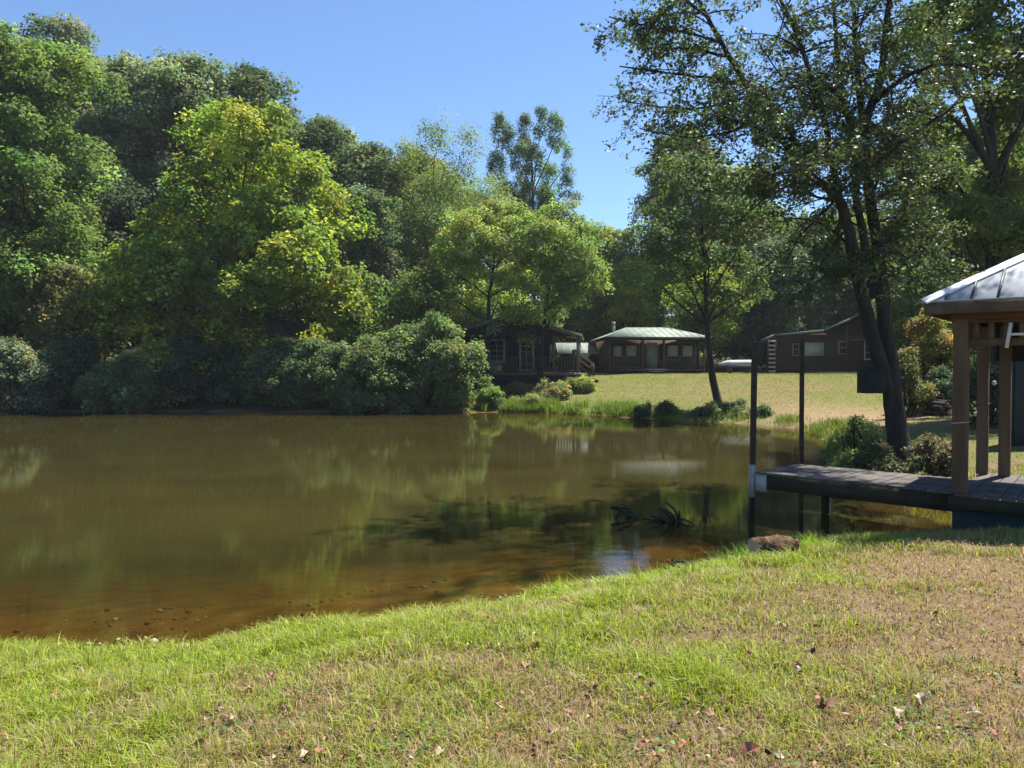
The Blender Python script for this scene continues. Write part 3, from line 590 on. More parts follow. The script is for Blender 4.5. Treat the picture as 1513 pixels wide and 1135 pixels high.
# ------------------------------------------------------------------ box builder
class MB:
    def __init__(s): s.v = []; s.f = []; s.fl = []; s.mi = []
    def add(s, V, Fs, mi=0):
        o = len(s.v); s.v += [tuple(map(float, p)) for p in V]
        for f in Fs: s.f += [i+o for i in f]; s.fl.append(len(f)); s.mi.append(mi)
        return s
    def box(s, c, d, rz=0, rx=0, ry=0, mi=0, bev=0):
        mt = Matrix.Translation(c) @ Matrix.Rotation(rz, 4, 'Z') @ Matrix.Rotation(ry, 4, 'Y') @ Matrix.Rotation(rx, 4, 'X')
        x, y, z = d[0]/2, d[1]/2, d[2]/2
        V = [mt @ Vector(p) for p in [(-x, -y, -z), (x, -y, -z), (x, y, -z), (-x, y, -z), (-x, -y, z), (x, -y, z), (x, y, z), (-x, y, z)]]
        return s.add(V, [(0, 3, 2, 1), (4, 5, 6, 7), (0, 1, 5, 4), (1, 2, 6, 5), (2, 3, 7, 6), (3, 0, 4, 7)], mi)
    def bb(s, x0, x1, y0, y1, z0, z1, mi=0): return s.box(((x0+x1)/2, (y0+y1)/2, (z0+z1)/2), (x1-x0, y1-y0, z1-z0), mi=mi)
    def slab(s, poly, th, mi=0):       # polygon (3D, planar) thickened downwards
        n = len(poly); V = [Vector(p) for p in poly]+[Vector(p)-Vector((0, 0, th)) for p in poly]
        return s.add(V, [tuple(range(n)), tuple(range(2*n-1, n-1, -1))]+[(i, i+n, (i+1) % n+n, (i+1) % n) for i in range(n)], mi)
    def prism(s, poly_xz, y0, y1, mi=0):
        n = len(poly_xz); V = [(x, y0, z) for x, z in poly_xz]+[(x, y1, z) for x, z in poly_xz]
        return s.add(V, [tuple(range(n)), tuple(range(2*n-1, n-1, -1))]+[(i, i+n, (i+1) % n+n, (i+1) % n) for i in range(n)], mi)
    def rod(s, p0, p1, r, k=8, r1=None):
        p0, p1 = Vector(p0), Vector(p1); q = (p1-p0).to_track_quat('Z', 'Y'); r1 = r if r1 is None else r1
        V = [p0+q @ Vector((r*math.cos(a), r*math.sin(a), 0)) for a in [2*math.pi*i/k for i in range(k)]]+[p1+q @ Vector((r1*math.cos(a), r1*math.sin(a), 0)) for a in [2*math.pi*i/k for i in range(k)]]
        return s.add(V, [tuple(range(k-1, -1, -1)), tuple(range(k, 2*k))]+[(i, (i+1) % k, (i+1) % k+k, i+k) for i in range(k)])
    def build(s, name, mat, parent=None, bevel=0, smooth=False):
        o = np_mesh(name, np.array(s.v), s.f, s.fl, mat, parent, fmat=s.mi, smooth=smooth)
        if bevel:
            b = o.modifiers.new('bevel', 'BEVEL'); b.width = bevel; b.segments = 2; b.limit_method = 'ANGLE'
        return o
def ribs(mb, a, b, c, d, n, w_=.03, h=.03):
    """n ribs on roof quad a-b (eave) d-c (ridge), running eave to ridge"""
    a, b, c, d = map(Vector, (a, b, c, d)); nn = (b-a).cross(d-a).normalized()
    for i in range(n+1):
        t_ = i/n; p = a.lerp(b, t_); q = d.lerp(c, t_); s_ = (b-a).normalized()*w_/2; e = (q-p)*.01
        V = [p-s_, p+s_, q+s_, q-s_, p-s_+nn*h, p+s_+nn*h, q+s_+nn*h, q-s_+nn*h]
        mb.add(V, [(0, 3, 2, 1), (4, 5, 6, 7), (0, 1, 5, 4), (1, 2, 6, 5), (2, 3, 7, 6), (3, 0, 4, 7)])
def window(par, x0, x1, z0, z1, y, frame='frame', pane='glass', mun=(1, 1), fw=.07, name='window'):
    m_ = MB().bb(x0-fw, x0, y-.05, y+.02, z0-fw, z1+fw).bb(x1, x1+fw, y-.05, y+.02, z0-fw, z1+fw).bb(x0, x1, y-.05, y+.02, z1, z1+fw).bb(x0, x1, y-.06, y+.02, z0-fw, z0)
    for i in range(1, mun[0]+1):
        x = x0+(x1-x0)*i/(mun[0]+1)
        if mun[0]: m_.bb(x-.018, x+.018, y-.04, y+.01, z0, z1)
    for i in range(1, mun[1]+1):
        z = z0+(z1-z0)*i/(mun[1]+1); m_.bb(x0, x1, y-.037, y+.012, z-.018, z+.018)
    o = m_.build(name, M[frame], par)
    MB().bb(x0, x1, y-.012, y+.005, z0, z1).build('pane', M[pane], o)
    return o
def railing(par, pts, z0, z1, mat='sidegrey', sp=.16):
    for (a, b) in pts:
        a, b = Vector(a), Vector(b); d = b-a; L = d.length; rz = math.atan2(d.y, d.x); m_ = MB()
        mid = (a+b)/2
        m_.box((mid.x, mid.y, z1), (L, .09, .05), rz).box((mid.x, mid.y, z0), (L, .05, .06), rz)
        n = int(L/sp)
        for i in range(1, n):
            p = a+d*(i/n); m_.box((p.x, p.y, (z0+z1)/2), (.05, .035, z1-z0-.06), rz)
        m_.build('railing', M[mat], par)
# ------------------------------------------------------------------ dark gable cabin
def gable_cabin():
    d = 47; c = P(757, 545, d); zb = 1.45
    root = empty('cabin', (c.x, d, zb), R(-6), 'dark gabled lakeside cabin with pale window frames half hidden by shrubs', 'cabin', 'cabins across the pond')
    base = .42; pk = P(757, 467, d).z-zb; ev = P(858, 498, d).z-zb+.05; wl, wr = -3.3, 2.25; el, er = -3.95, 4.25
    sr = (pk-ev)/er
    rz_ = lambda x: pk-sr*abs(x)
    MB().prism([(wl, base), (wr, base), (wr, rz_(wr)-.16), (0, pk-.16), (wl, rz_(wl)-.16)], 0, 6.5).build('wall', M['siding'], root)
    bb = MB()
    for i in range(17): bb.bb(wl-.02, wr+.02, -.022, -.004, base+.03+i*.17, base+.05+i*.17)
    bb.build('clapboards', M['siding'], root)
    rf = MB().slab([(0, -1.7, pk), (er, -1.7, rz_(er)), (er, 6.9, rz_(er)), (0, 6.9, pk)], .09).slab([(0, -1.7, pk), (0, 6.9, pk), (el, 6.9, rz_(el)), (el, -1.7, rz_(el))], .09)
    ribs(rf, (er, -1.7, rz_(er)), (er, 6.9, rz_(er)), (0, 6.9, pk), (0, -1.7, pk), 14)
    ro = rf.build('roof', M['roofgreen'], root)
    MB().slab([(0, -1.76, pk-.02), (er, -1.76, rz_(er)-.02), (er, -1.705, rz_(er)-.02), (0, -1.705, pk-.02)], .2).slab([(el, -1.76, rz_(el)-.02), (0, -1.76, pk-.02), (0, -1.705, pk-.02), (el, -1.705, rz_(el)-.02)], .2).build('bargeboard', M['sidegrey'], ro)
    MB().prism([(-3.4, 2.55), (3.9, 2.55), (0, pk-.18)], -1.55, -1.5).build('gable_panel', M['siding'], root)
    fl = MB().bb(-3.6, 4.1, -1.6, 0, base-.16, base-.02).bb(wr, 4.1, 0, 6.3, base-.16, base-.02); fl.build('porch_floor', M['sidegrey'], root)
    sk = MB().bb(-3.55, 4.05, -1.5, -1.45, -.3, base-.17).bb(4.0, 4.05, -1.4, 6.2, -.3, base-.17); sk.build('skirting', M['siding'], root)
    for x, y in ((-3.5, -1.5), (-2.3, -1.5), (2.6, -1.5), (3.98, -1.5), (3.98, 1.2), (3.98, 4.0), (3.98, 6.2)):
        MB().bb(x-.06, x+.06, y-.06, y+.06, base-.02, rz_(x)-.12 if y > -1.2 else min(rz_(x)-.12, 2.62)).build('post', M['sidegrey'], root)
    railing(root, [((-3.4, -1.5, 0), (-2.4, -1.5, 0)), ((-2.2, -1.5, 0), (2.5, -1.5, 0)), ((3.98, -1.4, 0), (3.98, 1.1, 0)), ((3.98, 1.3, 0), (3.98, 3.9, 0)), ((2.7, -1.5, 0), (3.9, -1.5, 0))], base+.12, base+.9)
    window(root, -1.35, -.55, 1.15, 2.35, -.01, mun=(1, 3), fw=.12)
    window(root, .55, 1.2, .62, 2.4, -.01, mun=(1, 4), fw=.14)
    window(root, 2.4-.0, 2.4+.0001, 1.2, 1.21, 3, fw=.001) if False else None
    # side windows on the porch wall
    for y in (.9, 3.2):
        o = MB().bb(wr, wr+.03, y, y+.9, 1.1, 2.2).build('window', M['frame'], root)
        MB().bb(wr+.03, wr+.036, y+.09, y+.81, 1.19, 2.11).build('pane', M['glass'], o)
    st = MB()
    for i in range(4): st.bb(4.1+i*.28, 4.38+i*.28, .1, 1.3, base-.2-i*.1, base-.12-i*.1)
    st.build('porch_step', M['sidegrey'], root)
gable_cabin()
# ------------------------------------------------------------------ tan hip-roof cabin
def hip_cabin():
    d = 52; c = P(970, 545, d); zb = H(c.x, d)-.03; s = d/F
    root = empty('cabin', (c.x, d, zb), R(1.5), 'tan cabin with pale green hip roof, curtained windows and railed front porch', 'cabin', 'cabins across the pond')
    X_ = lambda px: (px-970)*s
    ez = P(970, 498, d).z-zb; hw = 3.36
    MB().bb(-hw+.15, hw-.15, 1.5, 7.2, .35, ez-.08).build('wall', M['cedar'], root)
    lines = MB()
    for i in range(12): lines.bb(-hw+.14, hw-.14, 1.478, 1.497, .52+i*.17, .538+i*.17)
    lines.build('clapboards', M['log'], root)
    a, b, c_, e = (-hw-.2, -.35, ez), (hw+.25, -.35, ez), (hw+.25, 7.6, ez), (-hw-.2, 7.6, ez)
    rh = .82; r1, r2 = (-1.5, 3.4, ez+rh), (1.6, 3.4, ez+rh)
    rf = MB().slab([a, b, r2, r1], .07).slab([b, c_, r2], .07).slab([c_, e, r1, r2], .07).slab([e, a, r1], .07)
    ro = rf.build('roof', M['roofgreen'], root)
    rb = MB()
    for i in range(16):
        x = a[0]+(b[0]-a[0])*(i+.5)/16; y1 = 3.4
        if x < r1[0]: f = (x-a[0])/(r1[0]-a[0])
        elif x > r2[0]: f = (b[0]-x)/(b[0]-r2[0])
        else: f = 1
        p, q = Vector((x, a[1], ez+.012)), Vector((x, a[1]+(3.4-a[1])*f, ez+rh*f+.012)); rb.rod(p, q, .018, 4)
    rb.build('roof_ribs', M['roofgreen'], ro)
    MB().bb(-hw-.2, hw+.25, -.40, -.353, ez-.24, ez-.01).bb(-hw-.25, -hw-.2, -.4, 7.6, ez-.24, ez-.01).bb(hw+.25, hw+.3, -.4, 7.6, ez-.24, ez-.01).build('fascia', M['barkdark'], ro)
    MB().bb(-hw+.1, hw-.1, -.05, 1.5, .2, .32).build('porch_floor', M['sidegrey'], root)
    MB().bb(-hw+.12, hw-.12, 0, .05, -.2, .2).build('skirting', M['siding'], root)
    for px in (900, 949.5, 981, 1032, 1041):
        MB().bb(X_(px)-.07, X_(px)+.07, -.02, .12, .32 if px < 1035 else -.1, ez-.2).build('post', M['wood' if px != 1032 else 'barkdark'], root)
    railing(root, [((X_(902), .05, 0), (X_(948), .05, 0)), ((X_(983), .05, 0), (X_(1031), .05, 0))], .45, 1.15, sp=.2)
    k = d/(d+1.5)
    for x0, x1 in ((912, 925), (931, 947), (993, 1009), (1015, 1031)):
        window(root, X_(x0)/k*.99, X_(x1)/k*.99, 1.15, 1.95, 1.49, 'barkdark', 'curtain', (0, 0), .07)
    dr = MB().bb(X_(962)/k, X_(978)/k, 1.44, 1.49, .36, 2.15).build('door', M['frame'], root)
    MB().rod((X_(976)/k, 1.42, 1.2), (X_(976)/k, 1.39, 1.2), .03).build('handle', M['steel'], dr)
    MB().bb(X_(952)/k, X_(959)/k, 1.46, 1.492, .36, 2.15).build('dark_doorway', M['siding'], root)  # dark panel painted in for the unlit door opening
    MB().bb(X_(982)/k, X_(988)/k, 1.46, 1.492, .9, 2.1).build('shutter', M['siding'], root)
    ch = MB().rod((X_(918)*1.05, 2.6, ez+.2), (X_(918)*1.05, 2.6, ez+1.0), .09, 10).rod((X_(918)*1.05, 2.6, ez+1.0), (X_(918)*1.05, 2.6, ez+1.16), .16, 10, .1).build('stovepipe', M['tarp'], ro)
hip_cabin()
# ------------------------------------------------------------------ log cabin
def log_cabin():
    d = 50; c = P(1205, 545, d); zb = H(c.x, d)-.03; s = d/F
    root = empty('cabin', (c.x, d, zb), R(-19), 'brown log-sided cabin with a stepped low roof and one bright curtained window', 'cabin', 'cabins across the pond')
    X_ = lambda px: (px-1205)*s
    Zp = lambda py: P(1205, py, d).z-zb
    prof = [(X_(1128), Zp(502)), (X_(1146), Zp(494)), (X_(1215), Zp(488)), (X_(1250), Zp(472)), (X_(1290), Zp(448)), (X_(1350), Zp(480)), (X_(1392), Zp(500))]
    wallp = [(X_(1148), .15), (X_(1384), .15), (X_(1384), Zp(503)), (X_(1350), Zp(484)), (X_(1290), Zp(452)), (X_(1250), Zp(476)), (X_(1215), Zp(492)), (X_(1148), Zp(497))]
    MB().prism(wallp, 0, 7).build('wall', M['log'], root)
    lg = MB()
    for i in range(14):
        z = .28+i*.165; lg.rod((X_(1148), .13, z), (X_(1384), .13, z), .155, 12)
    lg.build('log_courses', M['log'], root, smooth=True)
    rf = MB()
    for (x0, z0), (x1, z1) in zip(prof[:-1], prof[1:]):
        rf.slab([(x0, -.8, z0), (x1, -.8, z1), (x1, 7.3, z1), (x0, 7.3, z0)], .11)
    ro = rf.build('roof', M['roofgreen'], root)
    fb = MB()
    for (x0, z0), (x1, z1) in zip(prof[:-1], prof[1:]): fb.slab([(x0, -.85, z0-.09), (x1, -.85, z1-.09), (x1, -.803, z1-.09), (x0, -.803, z0-.09)], .13)
    fb.build('bargeboard', M['barkdark'], ro)
    MB().bb(X_(1128), X_(1392), -.7, -.02, -.3, .13).build('foundation', M['siding'], root)
    for px in (1148, 1246, 1300): MB().bb(X_(px)-.05, X_(px)+.05, -.75, -.65, .1, Zp(494) if px < 1200 else Zp(482)).build('post', M['wood'], root)
    window(root, X_(1189), X_(1215), 1.2, 1.95, -.08, 'frame', 'curtain', (1, 0), .06)
    window(root, X_(1174), X_(1181), 1.2, 1.9, -.08, 'frame', 'glass', (0, 1), .05)
    window(root, X_(1237), X_(1247), 1.3, 2.0, -.08, 'offwhite', 'glass', (0, 1), .05)
    window(root, X_(1272), X_(1284), .95, 2.1, -.08, 'white', 'glass', (0, 2), .08)
    MB().bb(X_(1250), X_(1284), -1.2, -.1, 2.12, 2.18).build('awning', M['roofdark'], root)
    MB().bb(X_(1136), X_(1146), 1.4, 6.5, .1, 2.1).build('side_shed_wall', M['siding'], root)
    # ladder at the end wall
    x = X_(1129)+c.x; la = empty('ladder', (x, d-1.5, zb), 0, 'white-runged ladder-like rack upright at the left end of the log cabin', 'ladder')
    for sx in (-.24, .24): MB().bb(sx-.02, sx+.02, -.04, .04, 0, 2.15).build('rail', M['siding'], la)
    for i in range(8): MB().bb(-.22, .22, -.05, .05, .1+i*.27, .2+i*.27).build('rung', M['offwhite'], la)
log_cabin()
# ------------------------------------------------------------------ shed between the cabins
def shed():
    d = 57; c = P(868, 545, d); zb = H(c.x, d)-.02; s = d/F
    root = empty('shed', (c.x, d, zb), 0, 'low shed with pale green roof in the gap between dark and tan cabins', 'shed')
    Zp = lambda py: P(868, py, d).z-zb
    z0, z1 = Zp(522), Zp(507)
    MB().bb(-1.9, 2.2, .3, 4, 0, z0-.05).build('wall', M['siding'], root)
    rf = MB().slab([(-2.2, -.2, z0), (2.5, -.2, z0), (2.5, 2.5, z1+.1), (-2.2, 2.5, z1+.1)], .08).slab([(-2.2, 2.5, z1+.1), (2.5, 2.5, z1+.1), (2.5, 4.6, z0), (-2.2, 4.6, z0)], .08)
    ribs(rf, (-2.2, -.2, z0), (2.5, -.2, z0), (2.5, 2.5, z1+.1), (-2.2, 2.5, z1+.1), 10); rf.build('roof', M['roofgreen'], root)
    MB().bb(.2, 1.6, .24, .297, .05, .5).build('red_panel', M['rust'], root)
    # wooden stairs with handrail beside it
    q = P(862, 553, 50); st = empty('outdoor_stairs', (q.x, 50, H(q.x, 50)), R(0), 'brown wooden stairs with sloping handrail beside the dark cabin porch', 'stairs')
    sm = MB()
    for i in range(5): sm.bb(-.55+i*.22, -.33+i*.22, 0, 1.1, .8-i*.18, .85-i*.18)
    sm.build('steps', M['wood'], st)
    for y in (0, 1.1):
        h = MB().rod((-.6, y, 1.75), (.65, y, .85), .04, 6).rod((-.6, y, 0), (-.6, y, 1.75), .05, 6).rod((.65, y, 0), (.65, y, .85), .05, 6).rod((-.6, y, 1.35), (.65, y, .45), .03, 6)
        h.build('handrail', M['wood'], st)
shed()
# ------------------------------------------------------------------ covered boat
def boat():
    d = 51; q = P(1086, 548, d); zb = H(q.x, d)
    root = empty('boat', (q.x, d, zb), 0, 'small grey covered boat on stands between the tan and log cabins', 'boat')
    n = 13; V = []; k = 9
    for i in range(n):
        t_ = i/(n-1); x = -1.1+2.2*t_; w_ = .55*min(1, (t_/.35)**.6+.02) ; h = .36*(1-.25*(1-t_)**3)
        for j in range(k):
            a = math.pi*j/(k-1); V.append((x, -w_*math.cos(a), .55+h*math.sin(a)**.6*(.5+.5*min(1, t_*4))))
    Fc = []
    for i in range(n-1):
        for j in range(k-1): a = i*k+j; Fc.append((a, a+1, a+k+1, a+k))
    m_ = MB().add(V, Fc).add([V[(n-1)*k+j] for j in range(k)], [tuple(range(k))]); m_.build('cover', M['tarp'], root, smooth=True)
    MB().slab([(-1.05, -.03, .55), (-.4, -.5, .55), (1.1, -.53, .55), (1.1, .53, .55), (-.4, .5, .55), (-1.05, .03, .55)], .14).build('hull', M['sidegrey'], root)
    for x in (-.35, .8): MB().box((x, 0, .22), (.09, .9, .44)).build('stand', M['sidegrey'], root)
boat()
# ------------------------------------------------------------------ deck, poles, gazebo
u = Vector((.785, -.62, 0)).normalized(); v = Vector((.62, .785, 0)).normalized()
P1 = Vector((5.18, 8.9, 0)); DZ = .67
ang = math.atan2(u.y, u.x)
def deck():
    o = P1-u*2.4
    dd_ = Vector((1.76, -1.80, 0)).normalized(); o = P1-dd_*2.52+Vector((-.02, .02, 0))
    root = empty('walkway_deck', (o.x, o.y, 0), math.atan2(dd_.y, dd_.x), 'low weathered plank walkway leading from the gazebo out over the water', 'deck')
    L, W = 2.48, 1.25; pl = MB(); n = 17
    for i in range(n):
        x0 = i*L/n; dz = random.uniform(-.003, .003); pl.box((x0+L/n/2, W/2+random.uniform(-.01, .01), DZ-.015+dz), (L/n-.012, W+.05, .03), rx=random.uniform(-.003, .003))
    pl.build('planks', M['deckwood'], root, .003)
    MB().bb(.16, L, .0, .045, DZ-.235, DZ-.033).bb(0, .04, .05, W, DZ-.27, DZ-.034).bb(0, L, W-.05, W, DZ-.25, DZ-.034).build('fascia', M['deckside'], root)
    MB().bb(-.005, .157, -.006, .045, DZ-.27, DZ-.036).build('end_board', M['offwhite'], root)
    j = MB()
    for y in (.4, .8): j.bb(.05, L, y-.02, y+.02, DZ-.18, DZ-.034)
    j.build('joists', M['deckside'], root)
    for x, y in ((.5, W-.12), (L-.25, W-.12)): MB().bb(x-.05, x+.05, y-.05, y+.05, -.9, DZ-.036).build('post', M['deckside'], root)
    # fallen leaves on deck as litter
deck()
def pole(x, y, zt, r_, lean, label, sleeve=None, zb=-.7):
    root = empty('pole', (x, y, zb), 0, label, 'pole', 'upright poles beside the walkway')
    f = lambda z: (lean*(z-zb), 0, z-zb)
    MB().box(((lean*(zt-zb))/2, 0, (zt-zb)/2), (r_*2, r_*2, zt-zb), ry=math.atan(lean)).build('shaft', M['steel'], root, .006)
    if sleeve: MB().rod(f(sleeve[0]), f(sleeve[1]), r_*1.32, 16).build('sleeve', M['offwhite'], root)
q = P(1113, 720, 10.8); pole(q.x-.03, 10.8, P(1118, 505, 10.8).z, .035, .012, 'nearer and thicker dark pole with a pale sleeve at the walkway tip', (P(0, 735, 10.75).z, P(0, 687, 10.75).z))
q = P(1184, 675, 13.4); pole(q.x, 13.4, P(1184, 499, 13.4).z, .033, 0, 'farther slimmer dark pole behind the walkway tip')
def gazebo():
    root = empty('gazebo', (P1.x, P1.y, 0), ang, 'open wooden gazebo with ribbed metal hip roof standing at the right edge', 'gazebo')
    W, L = 2.0, 3.0       # along v, along u
    pw = .09
    fl = MB(); n = 21
    for i in range(n): x0 = .012+i*(L+.2)/n; fl.box((x0-.06+(L+.2)/n/2, W/2, DZ-.015), ((L+.2)/n-.012, W+.26, .03))
    fl.build('floor', M['deckwood'], root, .003)
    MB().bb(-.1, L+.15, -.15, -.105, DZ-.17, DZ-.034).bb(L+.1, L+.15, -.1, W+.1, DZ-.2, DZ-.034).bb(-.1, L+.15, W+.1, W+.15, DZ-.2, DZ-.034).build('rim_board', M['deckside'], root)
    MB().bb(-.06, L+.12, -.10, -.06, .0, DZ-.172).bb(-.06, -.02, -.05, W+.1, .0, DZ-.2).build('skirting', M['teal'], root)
    ztop = 2.66
    for x, y, w_ in ((0, 0, .075), (-.02, W-.02, .066), (.24, W-.06, .066), (L, 0, .075), (L, W, .07)):
        MB().bb(x-w_, x+w_, y-w_, y+w_, DZ, ztop).build('post', M['wood'], root, .008)
    bz = 2.66
    MB().bb(-.1, L+.1, -.085, -.035, bz, bz+.16).bb(-.1, -.05, -.03, W+.1, bz, bz+.16).bb(-.1, L+.1, W+.04, W+.09, bz, bz+.16).bb(L+.05, L+.1, -.03, W+.03, bz, bz+.16).build('beam', M['woodred'], root)
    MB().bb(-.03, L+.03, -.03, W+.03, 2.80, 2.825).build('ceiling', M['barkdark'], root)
    # spindle frieze
    fz = MB().bb(.1, L-.1, -.06, -.0, 2.36, 2.44).build('frieze_rail', M['wood'], root)
    MB().bb(.1, L-.1, -.07, -.03, 2.62, 2.658).build('frieze_top_rail', M['woodred'], root)
    for i in range(19):
        x = .15+i*.145; MB().bb(x-.026, x+.026, -.05, -.015, 2.44, 2.62).build('spindle', M['wood'], root)
    MB().bb(-.04, .02, .1, W-.12, 2.36, 2.44).build('frieze_rail', M['wood'], root)
    for i in range(9): MB().bb(-.035, .0, .2+i*.19-.02, .2+i*.19+.02, 2.44, 2.66).build('spindle', M['wood'], root)
    MB().bb(.12, L-.1, W-.02, W+.03, 2.20, 2.66).build('back_header', M['barkdark'], root)
    # roof
    oh = .36; e = 2.87; A, B, C, D_ = (-oh, -oh, e), (L+oh, -oh, e), (L+oh, W+oh, e), (-oh, W+oh, e); hw = (W+2*oh)/2; rh = hw*.6
    r1, r2 = (-oh+hw, W/2, e+rh), (L+oh-hw, W/2, e+rh)
    ro = MB().slab([A, B, r2, r1], .02).slab([B, C, r2], .02).slab([C, D_, r1, r2], .02).slab([D_, A, r1], .02).build('roof', M['roofmetal'], root)
    rb = MB()
    for i in range(1, 15):
        x = -oh+i*.25
        f = min(1, (x+oh)/hw, (L+oh-x)/hw)
        if f > .05: rb.rod((x, -oh, e+.006), (x, -oh+hw*f, e+rh*f+.006), .015, 6); rb.rod((x, W+oh, e+.006), (x, W+oh-hw*f, e+rh*f+.006), .015, 6)
    for i in range(1, 11):
        y = -oh+i*.25; f = min(1, (y+oh)/hw, (W+oh-y)/hw)
        if f > .05: rb.rod((-oh, y, e+.006), (-oh+hw*f, y, e+rh*f+.006), .015, 6)
    rb.build('roof_seams', M['seamshade'], ro)
    cp = MB()
    for a, b in ((A, r1), (D_, r1), (B, r2), (C, r2), (r1, r2)):
        a, b = Vector(a), Vector(b); a = a+(b-a)*.0; d_ = (b-a); dd = Vector((d_.x, d_.y, 0)).normalized(); sd_ = Vector((-dd.y, dd.x, 0))*.10; up = Vector((0, 0, .028)); dn = Vector((0, 0, -.03))
        cp.add([a+up, a+sd_+dn+up*.4, b+sd_+dn+up*.4, b+up], [(0, 1, 2, 3)]); cp.add([a+up, a-sd_+dn+up*.4, b-sd_+dn+up*.4, b+up], [(3, 2, 1, 0)])
        cp.add([a+sd_+dn+up*.4, a+sd_+dn-up*.3, b+sd_+dn-up*.3, b+sd_+dn+up*.4], [(0, 1, 2, 3)]); cp.add([a-sd_+dn+up*.4, a-sd_+dn-up*.3, b-sd_+dn-up*.3, b-sd_+dn+up*.4], [(3, 2, 1, 0)])
    cp.build('hip_cap', M['roofmetal'], ro)
    MB().bb(-oh+.03, L+oh-.03, -oh+.02, -oh+.06, e-.15, e-.022).bb(-oh+.03, -oh+.07, -oh+.062, W+oh-.03, e-.15, e-.022).bb(-oh+.03, L+oh-.03, W+oh-.06, W+oh-.02, e-.15, e-.022).build('fascia', M['fasciawood'], ro)
    MB().bb(-oh+.075, L+oh-.03, -oh+.065, -.09, e-.052, e-.03).bb(-oh+.075, -.105, -.088, W+oh-.07, e-.052, e-.03).build('soffit', M['woodred'], ro)
    return root
gazebo()
def gz(x, y, z): return Vector((P1.x, P1.y, 0))+u*x+v*y+Vector((0, 0, z))
# white bracket hanging at the frieze
p = gz(.47, -.10, 2.34); br = empty('bracket', p, ang, 'white bracket with a short side arm hanging on the gazebo frieze', 'bracket')
MB().box((0, 0, .13), (.035, .03, .28), ry=R(8)).build('upright', M['white'], br); MB().box((.08, 0, .14), (.12, .025, .028)).build('arm', M['white'], br)
def ring(name, c, w_, mat, label, cat, tilt=0, r_=.008):
    pts = []
    for i in range(17):
        a = 2*math.pi*i/16; s_ = max(abs(math.cos(a)), abs(math.sin(a))); pts.append(gz(c[0]+w_*math.cos(a)/s_, c[1]+w_*math.sin(a)/s_, c[2]+tilt*math.cos(a)))
    o = tubes(name, [(np.array([list(p) for p in pts]), [r_]*17)], M[mat], None, 6); return tag(o, label, cat)
ring('rope', (0, 0, 1.48), .083, 'rope', 'pale rope tied around the front gazebo post', 'rope', .012, .009)
ring('string', (-.02, 1.98, 1.62), .074, 'rust', 'thin red string around the back corner gazebo post', 'string', .01, .006)
# twig by the post
q0, q1 = gz(-.12, .1, 1.5), P(1385, 620, 9.6)
o = tubes('branch', [(curve(q0, q1, 7, .03), np.linspace(.006, .01, 7))], M['rope'], None, 6); tag(o, 'thin pale stick lying against the front gazebo post', 'stick')
# bulb-like white pieces
for (px, py, dd, lb) in ((1442, 612, 10.6, 'small white lamp bulb hanging low between the gazebo posts'), (1469, 566, 10.6, 'small white lamp bulb hanging between the two back gazebo posts')):
    q = P(px, py, dd); e_ = empty('hanging_bulb', q, 0, lb, 'bulb', 'bulbs hanging in the gazebo')
    m_ = MB().rod((0, 0, -.03), (0, 0, .0), .015, 10, .03).rod((0, 0, 0), (0, 0, .03), .03, 10, .013); m_.build('globe', M['white'], e_, smooth=True)
    MB().rod((0, 0, .03), (0, 0, 2.64-q.z), .003, 5).build('cord', M['siding'], e_)
# dark blue-green locker behind the gazebo
q = P(1531, 600, 14.5); zb = H(q.x, 14.5); lk = empty('locker', (q.x, 14.5, zb), 0, 'tall dark blue-green locker standing behind the gazebo at the right edge', 'locker')
MB().bb(-.48, .48, 0, .35, 0, 2.0).build('body', M['teal'], lk, .01); dr = MB().bb(-.42, .42, -.03, -.003, .08, 1.94).build('door', M['teal'], lk, .006)
MB().bb(.3, .34, -.06, -.032, .9, 1.1).build('handle', M['steel'], dr)
# green box on the big tree
q = P(1286, 563, 13.95); bx = empty('tree_box', (q.x, 13.95, q.z-.22), R(8), 'dark green wooden box fixed to the left side of the big trunk', 'box')
MB().bb(-.17, .2, -.15, .15, 0, .42).build('body', M['boxgreen'], bx, .008)
MB().box((0, 0, .445), (.42, .34, .02), ry=R(4)).build('lid', M['boxgreen'], bx, .004)
MB().bb(.2, .72, .06, .12, .2, .3).build('mounting_bar', M['boxgreen'], bx)
# ------------------------------------------------------------------ log pile, stump, driftwood, rocks
r = np.random.default_rng(9); k = 0
for row in range(3):
    for i in range(5-row):
        d = 24.5+r.uniform(-.25, .25); q = P(1374+i*8.6+row*5+r.uniform(-2.5, 2.5), 545, d); z = H(q.x, d)+.09+row*.15+r.uniform(-.02, .02)
        o = tubes('log', [(np.array([(q.x, d-.5, z), (q.x+.03, d+.0, z), (q.x+r.normal(0, .12), d+.55, z)]), [.085, .09, .085])], M['barkdark'], None, 9)
        me = o.data
        e_ = tag(o, 'short cut log in the woodpile left of the gazebo', 'log', 'cut logs in the woodpile by the gazebo'); k += 1
        cp_ = MB().rod((q.x, d-.505, z), (q.x, d-.498, z), .082, 9).build('cut_end', M['wood'], o)
q = P(1143, 845, 7.75); zb = H(q.x, 7.75)
st = empty('stump', (q.x, 7.75, zb+.05), R(10), 'short brown log lying in the grass near the shore', 'log')
n = 16; V = []; ks = 18
for i in range(n):
    t_ = i/(n-1); x = -.22+.44*t_; rr = .125*(1-.12*t_)*(1 if 0 < i < n-1 else .93)
    for j in range(ks):
        a = 2*math.pi*j/ks; f = rr*(1+.16*math.sin(3*a+t_*7)+.1*math.sin(7*a-t_*9)+random.uniform(-.11, .11)); V.append((x, f*math.cos(a), .085+f*math.sin(a)))
